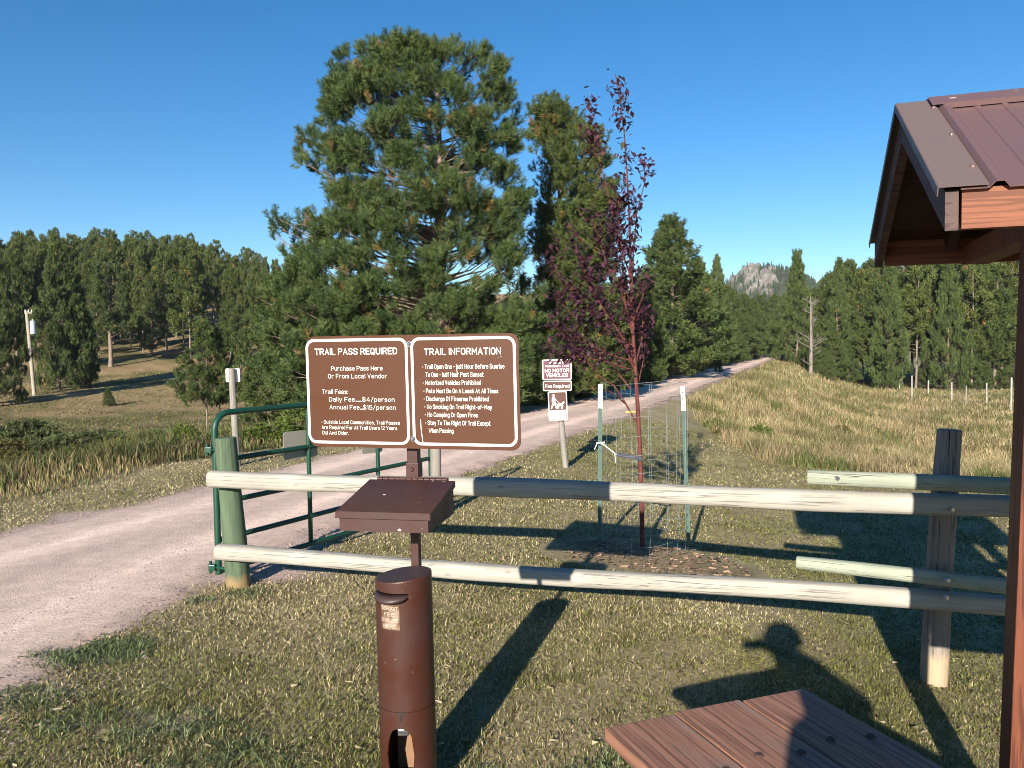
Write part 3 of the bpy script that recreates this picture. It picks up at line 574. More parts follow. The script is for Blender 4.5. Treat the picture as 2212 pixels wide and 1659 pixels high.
def cage():
    cx, cy = (1388-1106)/F*7.25, 7.25; z0 = Hs(cx, cy); t_ = thing('wire_cage', 'round wire mesh cage on green steel stakes around the young tree', 'tree guard', (cx, cy, z0)); o = Vector((cx, cy, z0))
    b_ = MB(); ra = .385; zz = [.03, .12, .22, .33, .46, .60, .75, .90, 1.06, 1.22, 1.38, 1.50]; nv = 16; r = random.Random(8)
    ph = [r.uniform(-.03, .03) for _ in range(nv)]; P = lambda a, z: (ra*(1+.05*math.sin(3*a+1))*math.cos(a), ra*(1+.05*math.sin(3*a+1))*math.sin(a), z + .012*math.sin(5*a+z*3))
    for k in range(nv):
        a = 2*math.pi*k/nv + ph[k]; b_.tube([P(a+.02*math.sin(z*5+k), z) for z in zz], .0014, 4, False)
    for z in zz: b_.tube([P(2*math.pi*k/40, z) for k in range(41)], .0014, 4, False)
    b_.build('wire_mesh', M['wire'], t_)
    for (xb, yb, xt, yt, dy) in ((1292, 1200, 1297, 830, .02), (1487, 1180, 1475, 835, .0)):
        d = 7.2+dy; wp = lambda x, y: Vector(((x-1106)/F*d, d, EYE+(752-.0129*(x-1106)-y)*d/F))-o
        a, e = wp(xb, yb), wp(xt, yt); dv = (e-a).normalized(); m_ = MB(); A_ = Matrix((Vector((1, 0, 0)), Vector((0, 1, 0)), dv)).transposed()
        mid = (a+e)/2; L = (e-a).length; m_.box(mid, (.036, .005, L), A_); m_.box(mid+Vector((0, .018, 0)), (.005, .032, L), A_)
        for q in range(int(L/.055)): m_.box(a+dv*(.05+q*.055)+Vector((-.005, -.006, 0)), (.014, .009, .010), A_)
        st = m_.build('stake', M['stake'], t_); c_ = MB(); L2 = .22; c_.box(e-dv*(L2/2-.004), (.041, .012, L2), A_, .002); c_.box(e-dv*(L2/2-.004)+Vector((0, .02, 0)), (.011, .036, L2), A_, .002); c_.build('painted_tip', M['white_pole'], st)
    # rope and strap
    q = lambda x, y, d: Vector(((x-1106)/F*d, d, EYE+(752-.0129*(x-1106)-y)*d/F))-o
    m_ = MB(); m_.tube([q(1296, 958, 7.17), q(1305, 962, 7.16), q(1330, 982, 7.18)], .006, 6); m_.tube([q(1287, 958, 7.18), q(1306, 956, 7.165)], .009, 6); m_.tube([q(1288, 960, 7.17), q(1283, 972, 7.17)], .005, 5); m_.tube([q(1327, 980, 7.18), q(1329, 1000, 7.18)], .004, 5); m_.build('rope', M['rope'], t_)
    m_ = MB(); a, e = q(1330, 981, 7.19), q(1386, 992, 7.21); dv = (e-a).normalized(); A_ = Matrix((dv, Vector((0, 1, 0)), dv.cross(Vector((0, 1, 0))))).transposed(); m_.box((a+e)/2, ((e-a).length, .006, .036), A_, .002); m_.build('strap', M['strap'], t_)
cage()

# ------------------------------------------------------------ logs
def log(name, p0, p1, r0, matl, parent, r1=None, seed=0, pw=2.0, seg=24):
    p0, p1 = Vector(p0), Vector(p1); L = (p1-p0).length; r1 = r1 or r0; q = (p1-p0).to_track_quat('X', 'Z'); n = max(8, int(L/.12)); rs = random.Random(seed)
    ph = [rs.uniform(0, 6.28) for _ in range(6)]; vs_ = []
    for i in range(n+1):
        u = i/n; x = L*u; rad = r0+(r1-r0)*u; rad *= 1+.03*math.sin(x*3+ph[0])+.022*math.sin(x*7.3+ph[1]); oy = .008*math.sin(x*1.3+ph[2]); oz = .009*math.sin(x*1.7+ph[3])
        for k in range(seg):
            a = 2*math.pi*k/seg; rr_ = rad*(1+.025*math.sin(2*a+ph[4]+x*.4)+.015*math.sin(5*a+ph[5])); rr_ *= 1/(abs(math.cos(a))**pw+abs(math.sin(a))**pw)**(1/pw)*(1 if pw == 2 else .93); y, z = rr_*math.cos(a), rr_*math.sin(a)
            vs_.append((x, y+oy, z+oz))
    fs = [[i*seg+k, i*seg+(k+1) % seg, (i+1)*seg+(k+1) % seg, (i+1)*seg+k] for i in range(n) for k in range(seg)]
    b_ = MB(); b_.add(vs_, fs, True)
    for ring, xx, flip in ((vs_[:seg], -.006, 1), (vs_[-seg:], L+.006, 0)):      # eased ends
        c = [(xx, sum(v[1] for v in ring)/seg + (v[1]-sum(v[1] for v in ring)/seg)*.9, v[2]*.9) for v in ring]; f = [[k, (k+1) % seg, seg+(k+1) % seg, seg+k] for k in range(seg)]
        b_.add(list(ring)+c, [x_[::-1] for x_ in f] if flip else f); b_.add(c, [list(range(seg))[::-1] if flip else list(range(seg))])
    o = b_.build(name, matl, parent); o.location = p0 - (parent.location if parent else Vector()); o.rotation_mode = 'QUATERNION'; o.rotation_quaternion = q; return o
def wpt(px, py, d): return Vector(((px-1106)/F*d, d, EYE+(752-.0129*(px-1106)-py)*d/F))
def fence():
    pL = Vector((-2.10, 5.97, 0)); pL.z = Hs(pL.x, pL.y); t_ = thing('rail_fence', 'pale two-rail log fence crossing the lawn from green post to grey post', 'fence', pL)
    log('post', wpt(500, 1292, 5.97), wpt(484, 947, 5.97), .084, M['post_green'], t_, .078, 1)['label'] = 'green-stained round end post, raw wood at its foot'
    log('post', wpt(2026, 1512, 4.70), wpt(2054, 930, 4.70), .072, M['post_grey'], t_, .068, 2)['label'] = 'weathered grey fence post with long cracks'
    e = .5
    a0, a1 = wpt(449, 1034, 5.83), wpt(2040, 1090, 4.56); log('rail', a0, a1+(a1-a0)*.12, .063, M['rail'], t_, .063, 3, pw=3.0)
    b0, b1 = wpt(460, 1198, 5.83), wpt(2040, 1306, 4.56); log('rail', b0, b1+(b1-b0)*.12, .058, M['rail'], t_, .060, 4, pw=3.0)
    c0, c1 = wpt(1748, 1030, 4.78), wpt(2170, 1054, 4.37); log('rail', c0, c1+(c1-c0)*1.6, .046, M['rail_green'], t_, .050, 5, pw=2.6)
    d0, d1 = wpt(1724, 1222, 4.78), wpt(2165, 1268, 4.37); log('rail', d0, d1+(d1-d0)*1.6, .041, M['rail_green'], t_, .047, 6, pw=2.6)
    for p in ((2060, 1049, 4.45), (2052, 1297, 4.47), (2062, 1103, 4.48), (2054, 1259, 4.40), (1811, 1034, 4.66)):
        b_ = MB(); c = wpt(*p)-pL; b_.tube([c+Vector((0, .02, 0)), c+Vector((0, -.006, 0))], [.013, .011], 10); b_.build('bolt', M['bolt'], t_)
fence()

# ------------------------------------------------------------ green pipe gate, swung open along the trail
def gate():
    o = Vector((-2.24, 6.07, 0)); o.z = 0; t_ = thing('pipe_gate', 'green five-bar steel pipe gate swung open behind the end post', 'gate', o)
    d = Vector((.498, .867, 0)); L = 2.76; zs = [.09, .33, .61, .93, 1.29]; P = lambda s, z: d*s + Vector((0, 0, z))
    f = MB(); rr_ = .021; c = .13
    fr = [P(0, zs[0])]
    pts = [P(0, .07), P(0, zs[4]-c)] + [P(c-c*math.cos(a), zs[4]-c+c*math.sin(a)) for a in np.linspace(.2, 1.57, 6)] + [P(L-c, zs[4])] + [P(L-c+c*math.sin(a), zs[4]-c+c*math.cos(a)) for a in np.linspace(.2, 1.57, 6)] + [P(L, zs[0])]
    f.tube(pts, .024, 12); f.build('frame', M['gate'], t_)
    for z in zs[:4]: b_ = MB(); b_.tube([P(0, z), P(L, z)], rr_, 12); b_.build('bar', M['gate'], t_)
    for s in (.98, 1.90): b_ = MB(); b_.tube([P(s, zs[0]), P(s, zs[4])], rr_*.95, 12); b_.build('upright', M['gate'], t_)
    for z in (.13, 1.02):
        b_ = MB(); b_.box(P(-.03, z)+Vector((-.02, 0, 0)), (.05, .05, .045), None, .006); b_.tube([P(-.03, z+.045)+Vector((-.035, 0, 0)), P(-.03, z-.045)+Vector((-.035, 0, 0))], .012, 8); b_.tube([P(-.03, z), Vector((.14, -.1, z))], .012, 8); b_.build('hinge', M['gate'], t_)
    # sign plates on the far side of the gate
    n = Vector((-.867, .498, 0))
    for s, z, w_, h_ in ((.92, .955, .40, .235), (1.86, .88, .30, .22)):
        b_ = MB(); b_.prism(rrect(w_, h_, .03), P(s, z)+n*.03, d*1 + Vector((0, 0, -.03)), Vector((0, 0, 1)), .003); pl = b_.build('sign_plate', M['greyback'], t_)
    # second post the gate rests against
    p = Vector((-.80, 8.36, 0)); p2 = thing('wooden_post', 'pale round wooden post holding the free end of the green gate, below the double sign', 'post', p)
    log('post_body', wpt(940, 1135, 8.36), wpt(937, 930, 8.36), .060, M['post_small'], p2, .056, 9)
gate()

# ------------------------------------------------------------ lettering
BOWL_B = "|0,5.5 1.2,7 2.7,7 4,5.4 4,1.6 2.7,0 1.2,0 0,1.5"; BOWL_D = "|4,5.5 2.8,7 1.3,7 0,5.4 0,1.6 1.3,0 2.8,0 4,1.5"; RO = "1.5,10 0,8 0,2 1.5,0 3.5,0 5,2 5,8 3.5,10 1.5,10"
ES = "5,8 5,8.5 3.6,10 1.4,10 0,8.7 0,6.6 1.2,5.4 3.8,4.6 5,3.4 5,1.4 3.6,0 1.4,0 0,1.4 0,2.1"; PE = "0,0 0,10 3.4,10 5,8.7 5,6 3.4,4.7 0,4.7"
GL = {'A': "0,0 2.7,10 5.4,0|.9,3.2 4.5,3.2", 'B': "3.2,5.3 4.6,6.3 4.6,9 3,10 0,10 0,0 3.5,0 5,1.2 5,4.2 3.2,5.3 0,5.3", 'C': "5,7.4 5,8.3 3.5,10 1.5,10 0,8 0,2 1.5,0 3.5,0 5,1.7 5,2.6", 'D': "0,0 0,10 3,10 5,8 5,2 3,0 0,0", 'E': "4.6,10 0,10 0,0 4.6,0|0,5.2 4,5.2", 'F': "4.6,10 0,10 0,0|0,5.2 3.8,5.2",
 'G': "5,7.4 5,8.3 3.5,10 1.5,10 0,8 0,2 1.5,0 3.5,0 5,1.5 5,4.8 2.8,4.8", 'H': "0,0 0,10|5,0 5,10|0,5.2 5,5.2", 'I': "0,0 0,10", 'L': "0,10 0,0 4.4,0", 'M': "0,0 0,10 3,3.5 6,10 6,0", 'N': "0,0 0,10 5,0 5,10", 'O': RO, 'P': PE, 'Q': RO+"|3,2.4 5.4,-.8", 'R': PE+"|2.8,4.7 5.2,0", 'S': ES,
 'T': "0,10 5.2,10|2.6,10 2.6,0", 'U': "0,10 0,2 1.5,0 3.5,0 5,2 5,10", 'V': "0,10 2.6,0 5.2,10", 'W': "0,10 1.7,0 3.6,7.5 5.5,0 7.2,10", 'Y': "0,10 2.6,4.6 5.2,10|2.6,4.6 2.6,0",
 'a': "0.3,6.2 1.2,7.1 3,7.1 4,6 4,0|4,4.2 1.4,4.2 0,3.2 0,1.2 1.2,0 2.6,0 4,1.2", 'b': "0,10 0,0"+BOWL_B, 'c': "4,5.6 2.8,7 1.3,7 0,5.4 0,1.6 1.3,0 2.8,0 4,1.4", 'd': "4,10 4,0"+BOWL_D, 'e': "0,3.7 4,3.7 4,5.4 2.8,7 1.3,7 0,5.4 0,1.6 1.3,0 2.9,0 4,1.2", 'f': "3,10 2,10 1.2,9 1.2,0|0,6.8 2.8,6.8",
 'g': "4,7 4,-1.6 2.8,-2.9 1.3,-2.9 .2,-2"+BOWL_D, 'h': "0,10 0,0|0,5.4 1.4,7 2.8,7 4,5.6 4,0", 'i': "0,7 0,0|0,9.2 0,10.2", 'k': "0,10 0,0|3.6,7 0,2.8|1.4,4.4 3.9,0", 'l': "0,10 0,0", 'm': "0,7 0,0|0,5.6 1.1,7 2.1,7 3,5.8 3,0|3,5.8 4,7 5,7 6,5.8 6,0", 'n': "0,7 0,0|0,5.4 1.4,7 2.8,7 4,5.6 4,0",
 'o': "1.3,7 0,5.4 0,1.6 1.3,0 2.7,0 4,1.6 4,5.4 2.7,7 1.3,7", 'p': "0,7 0,-3"+BOWL_B, 'q': "4,7 4,-3"+BOWL_D, 'r': "0,7 0,0|0,5 1.3,7 2.8,7", 's': "3.8,5.7 2.7,7 1.2,7 .1,5.8 .1,4.8 3.8,2.5 3.8,1.3 2.7,0 1.2,0 0,1.2", 't': "1.2,9.4 1.2,1 2,0 3,0|0,6.9 2.8,6.9", 'u': "0,7 0,1.6 1.2,0 2.6,0 4,1.5|4,7 4,0",
 'v': "0,7 2,0 4,7", 'w': "0,7 1.4,0 2.9,5.5 4.4,0 5.8,7", 'x': "0,7 4,0|4,7 0,0", 'y': "0,7 2.1,0|4.2,7 1.5,-2.8 .5,-3", 'z': "0,7 3.8,7 0,0 3.8,0", '1': "0,8.2 1.5,10 1.5,0", '2': "0,8 1.2,10 3.6,10 4.8,8.5 4.8,6.8 0,0 4.9,0", '4': "4,0 4,10 0,3.2 5.2,3.2", '5': "4.6,10 .6,10 .3,5.6 3.4,6 4.8,4.8 4.8,1.6 3.4,0 1.3,0 0,1.4",
 '$': ES+"|2.5,11.6 2.5,-1.6", '/': "0,-1.5 4,11.5", '-': "0,4.4 2.4,4.4", '.': "0,-.2 0,.8", ',': "0.3,.6 -.2,-1.6", ':': "0,-.2 0,.8|0,5.4 0,6.4"}
def text_mesh(lines, bold=.15):
    """road-sign lettering: (text, x0, x1, ybase, capheight) in metres -> verts (x, y, lift) and faces"""
    V = []; Fc = []
    for (s, x0, x1, yb, ch) in lines:
        strokes = []; pen = 0; xmax = 0
        for chh in s:
            if chh == ' ': pen += 3.0; continue
            st = [[tuple(float(v) for v in p.split(',')) for p in part.split()] for part in GL[chh].split('|')]
            w_ = max(p[0] for q in st for p in q)
            strokes += [[(p[0]+pen, p[1]) for p in q] for q in st]; xmax = pen+w_; pen += w_ + (1.1 if chh == '.' else 2.4)
        sw = ch*bold; ky = (ch-sw)/10; kx = (x1-x0-sw)/max(xmax, .1); hw = sw/2
        for k, q in enumerate(strokes):
            P = [Vector((x0+hw+p[0]*kx, yb+hw+p[1]*ky)) for p in q]; closed = (P[0]-P[-1]).length < 1e-6; n = len(P); L_ = []; R_ = []
            if closed: P = P[:-1]; n -= 1
            for i in range(n):
                a = P[i-1] if (i or closed) else None; b_ = P[(i+1) % n] if (i < n-1 or closed) else None
                d0 = (P[i]-a).normalized() if a is not None else None; d1 = (b_-P[i]).normalized() if b_ is not None else None
                c = P[i].copy()
                if d0 is None: d0 = d1; c = c - d1*hw*.9
                if d1 is None: d1 = d0; c = c + d0*hw*.9
                t_ = (d0+d1); t_ = t_.normalized() if t_.length > 1e-5 else d0; nn_ = Vector((-t_.y, t_.x)); m_ = hw/max(.5, nn_.dot(Vector((-d0.y, d0.x))))
                L_.append(c+nn_*m_); R_.append(c-nn_*m_)
            b0 = len(V); z = k % 5
            for a, b_ in zip(L_, R_): V.append((a.x, a.y, z)); V.append((b_.x, b_.y, z))
            Fc += [[b0+2*i+1, b0+2*((i+1) % n)+1, b0+2*((i+1) % n), b0+2*i] for i in range(n if closed else n-1)]
    return V, Fc
def lay(V, Fc, org, ux, uy, name, matl, parent):
    n_ = Vector(ux).cross(Vector(uy)).normalized(); b_ = MB(); b_.add([Vector(org)+Vector(ux)*v[0]+Vector(uy)*v[1]+n_*v[2]*.00012 for v in V], Fc); return b_.build(name, matl, parent)

# ------------------------------------------------------------ fee station: double sign, envelope box, deposit tube on one post
def station():
    base = Vector((-.40, 3.16, Hs(-.40, 3.16))); t_ = thing('fee_station', 'brown fee station with double trail sign over an envelope box and deposit tube', 'fee station', base)
    yaw = R(-15.2); ux = Vector((math.cos(yaw), math.sin(yaw), 0)); n = Vector((ux.y, -ux.x, 0)); up = Vector((-.010, 0, 1)).normalized()   # n faces the reader
    pole = Vector((-.393, 3.24, 0)) - base; pole.z = 0
    # post: inner square tube and punched outer tube
    A_ = Matrix((ux, -n, up)).transposed(); zb = -base.z
    lean = lambda z: Vector((-.012*(z-.9), 0, 0))
    b_ = MB(); b_.box(pole+Vector((0, 0, .62+zb)), (.033, .033, 1.25), A_, .003); b_.build('post', M['brown'], t_)
    b_ = MB()
    b_.box(pole+lean(1.5)+Vector((0, .0, 1.53+zb)), (.044, .040, .54), A_, .003); pu = b_.build('upper_post', M['brown'], t_)
    b_ = MB()
    for k in range(3): c = pole+lean(1.35)+n*.0205+Vector((0, 0, 1.303+.0225*k+zb)); b_.tube([c, c+n*.0012], [.005, .005], 12)
    b_.build('hole', M['black'], pu)
    b_ = MB(); b_.box(pole+lean(1.25)+Vector((0, 0, 1.268+zb)), (.052, .050, .060), A_, .003); c = pole+lean(1.25)+n*.026+Vector((0, 0, 1.272+zb)); b_.tube([c, c+n*.006], [.009, .006], 10); b_.build('collar', M['brown'], t_)
    # sign plate
    SW, SH = .888, .447; cen = Vector((-.400, 3.175, 1.5845)) - base
    P = lambda u, v, off=0: cen + ux*u + up*v + n*off
    b_ = MB(); b_.prism(rrect(SW, SH, .035, 8), P(0, 0), ux, up, .004); sg = b_.build('sign_panel', M['sign_brown'], t_)
    ZL, ZR = 3.29, 3.05
    def loc(x, y):     # measured spot on the plate -> metres on the plate
        p = (x-197)/1735; w_ = p*ZL/(ZR+p*(ZL-ZR)); top = 180-30*p; bot = 1085+25*p; return (w_-.5)*SW, (.5-(y-top)/(bot-top))*SH
    for (xa, xb, ya, yb) in ((187, 1020, 192, 1066), (1045, 1908, 180, 1086)):
        (u0, v0), (u1, v1) = loc(xa, (ya)), loc(xb, yb); cx, cy = (u0+u1)/2, .0015; w_, h_ = u1-u0, SH*.945
        b_ = MB(); b_.frame(rrect(w_, h_, .036, 8, cx, cy), rrect(w_-.022, h_-.022, .026, 8, cx, cy), P(0, 0, .0012), ux, up, .001); b_.build('border', M['white'], sg)
    L = [("TRAIL PASS REQUIRED", 260, 935, 328, 55), ("Purchase Pass Here", 390, 812, 458, 38), ("Or From Local Vendor", 363, 846, 522, 38), ("Trail Fees:", 310, 523, 650, 38), ("Daily Fee...........$4/person", 365, 903, 713, 37), ("Annual Fee.....$15/person", 367, 910, 778, 37),
         ("- Outside Local Communities, Trail Passes", 295, 940, 899, 31), ("Are Required For All Trail Users 12 Years", 298, 918, 943, 31), ("Old And Older.", 300, 520, 986, 31),
         ("TRAIL INFORMATION", 1155, 1787, 328, 55), ("- Trail Open One - half Hour Before Sunrise", 1135, 1813, 442, 38), ("To One - half Hour Past Sunset", 1163, 1640, 508, 38), ("- Motorized Vehicles Prohibited", 1138, 1616, 574, 37), ("- Pets Must Be On A Leash At All Times", 1140, 1757, 641, 37), ("- Discharge Of Firearms Prohibited", 1142, 1677, 706, 37),
         ("- No Smoking On Trail Right-of-Way", 1144, 1702, 772, 37), ("- No Camping Or Open Fires", 1147, 1585, 837, 37), ("- Stay To The Right Of Trail Except", 1148, 1687, 904, 37), ("When Passing", 1177, 1380, 967, 37)]
    lines = []
    for s, x0, x1, yb, ch in L:
        (u0, v0) = loc(x0, yb); (u1, v1) = loc(x1, yb); c = loc((x0+x1)/2, yb)[1]; lines.append((s, u0, u1, c, ch/918*SH))
    V, Fc = text_mesh(lines[:1]+lines[9:10], .155); V2, F2 = text_mesh(lines[1:9]+lines[10:], .12); Fc += [[i+len(V) for i in f] for f in F2]; V += V2; lay(V, Fc, P(0, 0, .0015), ux, up, 'lettering', M['white'], sg)
    # scratches
    b_ = MB()
    for pts, wd in (([(1112, 855), (1114, 930), (1120, 990), (1127, 1055)], .0016), ([(1420, 445), (1425, 490)], .0014), ([(1765, 350), (1797, 338)], .0008)):
        q = [loc(*p) for p in pts]
        for a, c in zip(q[:-1], q[1:]): b_.add([P(a[0]-wd, a[1], .0014), P(a[0]+wd, a[1], .0014), P(c[0]+wd, c[1], .0014), P(c[0]-wd, c[1], .0014)], [[0, 1, 2, 3]])
    b_.build('scratch', M['white'], sg)
    for y in (240, 1016):
        u, v = loc(1037 if y < 500 else 1050, y); b_ = MB(); c = P(u-.001, v); b_.tube([c, c+n*.003], [.0105, .0105], 16); b_.tube([c+n*.003, c+n*.008, c+n*.010], [.0085, .0065, .002], 14); b_.build('bolt', M['bolt'], sg)
    # envelope box with sloping lid
    yb = R(-11); bx = Vector((math.cos(yb), math.sin(yb), 0)); by = Vector((-bx.y, bx.x, 0)); fl = Vector((-.628, 2.895, 1.102))-base; Wd, Dp = .332, .345
    Q = lambda a, b2, z: fl + bx*a + by*b2 + Vector((0, 0, z))
    b_ = MB(); hf, hb = .064, .126; v = [Q(0, 0, 0), Q(Wd, 0, 0), Q(Wd, Dp, 0), Q(0, Dp, 0), Q(0, 0, hf), Q(Wd, 0, hf), Q(Wd, Dp, hb), Q(0, Dp, hb)]
    b_.add(v, [[3, 2, 1, 0], [0, 1, 5, 4], [1, 2, 6, 5], [2, 3, 7, 6], [3, 0, 4, 7], [4, 5, 6, 7]]); box_ = b_.build('envelope_box', M['brown'], t_)
    b_ = MB(); sl = (hb-hf)/Dp; o_ = .010; th_ = .006
    lid = lambda a, b2, z: Q(a, b2, hf+sl*b2+z)
    v = [lid(-o_, -o_, .002), lid(Wd+o_, -o_, .002), lid(Wd+o_, Dp-.012, .002), lid(-o_, Dp-.012, .002)]; v += [p+Vector((0, 0, th_)) for p in v]; b_.add(v, [[3, 2, 1, 0], [0, 1, 5, 4], [1, 2, 6, 5], [2, 3, 7, 6], [3, 0, 4, 7], [4, 5, 6, 7]])
    v = [Q(-o_, -o_-.002, hf-.016), Q(Wd+o_, -o_-.002, hf-.016), Q(Wd+o_, -o_+.001, hf-.016), Q(-o_, -o_+.001, hf-.016)]; v += [p+Vector((0, 0, .0245)) for p in v]; b_.add(v, [[3, 2, 1, 0], [0, 1, 5, 4], [1, 2, 6, 5], [2, 3, 7, 6], [3, 0, 4, 7], [4, 5, 6, 7]])
    for sx in (-o_-.0015, Wd+o_-.0005):
        v = [Q(sx, -o_, hf-.016), Q(sx+.002, -o_, hf-.016), Q(sx+.002, Dp-.012, hb-.018), Q(sx, Dp-.012, hb-.018)]; v += [p+Vector((0, 0, .0225)) for p in v]; b_.add(v, [[3, 2, 1, 0], [0, 1, 5, 4], [1, 2, 6, 5], [2, 3, 7, 6], [3, 0, 4, 7], [4, 5, 6, 7]])
    ld = b_.build('lid', M['brown'], box_)
    b_ = MB()
    for k in range(12): a = .02+k*(Wd-.04)/12; b_.tube([Q(a, Dp-.004, hb+.008), Q(a+(Wd-.04)/12-.003, Dp-.004, hb+.008)], .006, 8)
    b_.box(Q(Wd/2, Dp+.004, hb+.006), (Wd-.04, .004, .02), Matrix((bx, by, Vector((0, 0, 1)))).transposed()); b_.build('hinge', M['brown'], box_)
    b_ = MB(); r = random.Random(4)
    for (a, b2, s) in ((.112, .165, .006), (.255, .325, .004), (.170, .338, .003), (.180, .338, .003), (.115, .34, .002), (.287, .338, .003), (.300, .318, .004), (.163, .05, .0015)):
        pts = [lid(a+s*math.cos(k)*r.uniform(.6, 1.2)*1.3, b2+s*math.sin(k)*r.uniform(.6, 1.1), .0088) for k in np.linspace(0, 5.6, 8)]; b_.add(pts, [list(range(8))])
    b_.build('paint_chips', M['white'], ld)
    # deposit tube
    tc_ = Vector((-.421, 3.10, 0))-base; tc_.z = 0; zt = .884+zb; zb0 = -.15; r_ = .109; T_ = MB(); seg = 72; sp = .012; leanx = lambda z: -.010*(z-zb)
    def cp(a, z, rad=r_): return tc_ + Vector((rad*math.cos(a)+leanx(z), rad*math.sin(a), z))
    ts = lambda a: zt + sp*math.cos(a)     # top cut a little off square
    # wall with the arched opening low on the front-left side
    oc = R(262); ow = .052/r_; oz0, oz1 = .10+zb, .322+zb
    
    def openz(a):
        da = (a-oc+math.pi) % (2*math.pi)-math.pi; q = abs(da)/ow
        if q >= 1: return None
        ztop = oz1-.055*(1-math.sqrt(1-q*q)) - .03*max(0, q-.6); zl = oz0+.05*(1-math.sqrt(1-q*q)); return zl, ztop
    for inner, rad in ((0, r_), (1, r_-.006)):
        for k in range(seg):
            a0, a1 = 2*math.pi*k/seg, 2*math.pi*(k+1)/seg; o0, o1 = openz(a0), openz(a1); hid = (o0 or o1)
            def quad(z00, z01, z10, z11): T_.add([cp(a0, z00, rad), cp(a1, z10, rad), cp(a1, z11, rad), cp(a0, z01, rad)], [[0, 1, 2, 3] if not inner else [3, 2, 1, 0]], True)
            if hid:
                md = (oz0+oz1)/2; l0, t0 = o0 or (md, md); l1, t1 = o1 or (md, md); quad(zb0, l0, zb0, l1); quad(t0, .384+zb, t1, .384+zb)
                if not inner: T_.add([cp(a0, t0), cp(a1, t1), cp(a1, t1, r_-.006), cp(a0, t0, r_-.006)], [[0, 3, 2, 1]]); T_.add([cp(a0, l0), cp(a1, l1), cp(a1, l1, r_-.006), cp(a0, l0, r_-.006)], [[0, 1, 2, 3]])
            else: quad(zb0, .384+zb, zb0, .384+zb)
            if not inner: quad(.388+zb, ts(a0)-.006, .388+zb, ts(a1)-.006)
    for k in range(seg):       # seam groove at the vault joint
        a0, a1 = 2*math.pi*k/seg, 2*math.pi*(k+1)/seg
        for z0_, z1_, ra_, rb_ in ((.384, .3845, r_, r_-.004), (.3845, .3875, r_-.004, r_-.004), (.3875, .388, r_-.004, r_)): T_.add([cp(a0, z0_+zb, ra_), cp(a1, z0_+zb, ra_), cp(a1, z1_+zb, rb_), cp(a0, z1_+zb, rb_)], [[0, 1, 2, 3]])
    for k in range(seg):       # rolled top edge
        a0, a1 = 2*math.pi*k/seg, 2*math.pi*(k+1)/seg
        for (d0, q0), (d1, q1) in (((-.006, 0), (-.002, -.001)), ((-.002, -.001), (0, -.005))): T_.add([cp(a0, ts(a0)+d0, r_+q0), cp(a1, ts(a1)+d0, r_+q0), cp(a1, ts(a1)+d1, r_+q1), cp(a0, ts(a0)+d1, r_+q1)], [[0, 1, 2, 3]], True)
    tb = T_.build('deposit_tube', M['tube_brown'], t_)
    b_ = MB(); b_.add([cp(2*math.pi*k/seg, ts(2*math.pi*k/seg), r_-.005) for k in range(seg)], [list(range(seg))]); b_.build('tube_cap', M['tube_top'], tb)
    # hooded slot
    ac = R(247); b_ = MB(); hw = R(38); N = 14; vs_ = []
    for k in range(N+1):
        a = ac-hw+2*hw*k/N; f = math.cos((k/N-.5)*math.pi); ex = .004+.030*f**.7
        vs_ += [cp(a, .838+zb, r_), cp(a, .829+zb-.012*f, r_+ex), cp(a, .818+zb-.013*f, r_+ex*.98), cp(a, .823+zb-.005*f, r_)]
    b_.add(vs_, [[4*k+j, 4*k+(j+1) % 4, 4*(k+1)+(j+1) % 4, 4*(k+1)+j] for k in range(N) for j in range(4)], True); b_.build('slot_hood', M['tube_top'], tb)
    b_ = MB(); vs_ = []
    for k in range(N+1): a = ac-hw*.75+1.75*hw*k/N; f = max(0.0, math.sin(math.pi*k/N))**.5; vs_ += [cp(a, .818+zb, r_+.0012), cp(a, .818+zb-.013*f, r_+.0012)]
    b_.add(vs_, [[2*k, 2*k+1, 2*k+3, 2*k+2] for k in range(N)]); b_.build('slot', M['black'], tb)
    # faded sticker
    m, t, b = mat('faded_sticker', .6); v_ = coords(t); nz = noise(t, v_, 16, 5, .6, .5)
    t.links.new(ramp(t, nz, [(.38, (.07, .028, .016)), (.5, (.14, .075, .045)), (.66, (.27, .20, .145))]), b.inputs['Base Color'])
    s0, s1 = R(226), R(268); z0_, z1_ = .700+zb, .802+zb; b_ = MB(); n_ = 10
    b_.add([cp(s0+(s1-s0)*k/n_, z, r_+.001) for k in range(n_+1) for z in (z0_, z1_)], [[2*k, 2*k+2, 2*k+3, 2*k+1] for k in range(n_)], True); st = b_.build('sticker', m, tb)
    wst = (s1-s0)*r_; V, Fc = text_mesh([("DEPOSIT", .006, wst-.006, .074, .014), ("FEE", .016, wst-.018, .052, .014), ("ENVELOPE", .004, wst-.004, .029, .014), ("HERE", .011, wst-.012, .006, .014)], .15)
    b_ = MB(); b_.add([cp(s0+v[0]/r_, z0_+v[1], r_+.0018+v[2]*.0001) for v in V], Fc); b_.build('lettering', paint('sticker_print', (.42, .37, .30), .7, .5), st)
    # latch notch and lock inside the opening
    b_ = MB(); a = R(264)
    for da in (-.028, .028): b_.tube([cp(a+da*1.0, .383+zb, r_+.0002), cp(a+da, .350+zb, r_+.0002)], .0022, 6)
    b_.tube([cp(a-.12, .386+zb, r_), cp(a-.03, .374+zb, r_)], .003, 6); b_.tube([cp(a+.12, .386+zb, r_), cp(a+.03, .374+zb, r_)], .003, 6); b_.build('latch_notch', M['black'], tb)
    b_ = MB(); c = cp(R(266), .300+zb, r_-.028); b_.box(c, (.042, .02, .028), None, .004); lk = b_.build('padlock', M['bolt'], tb)
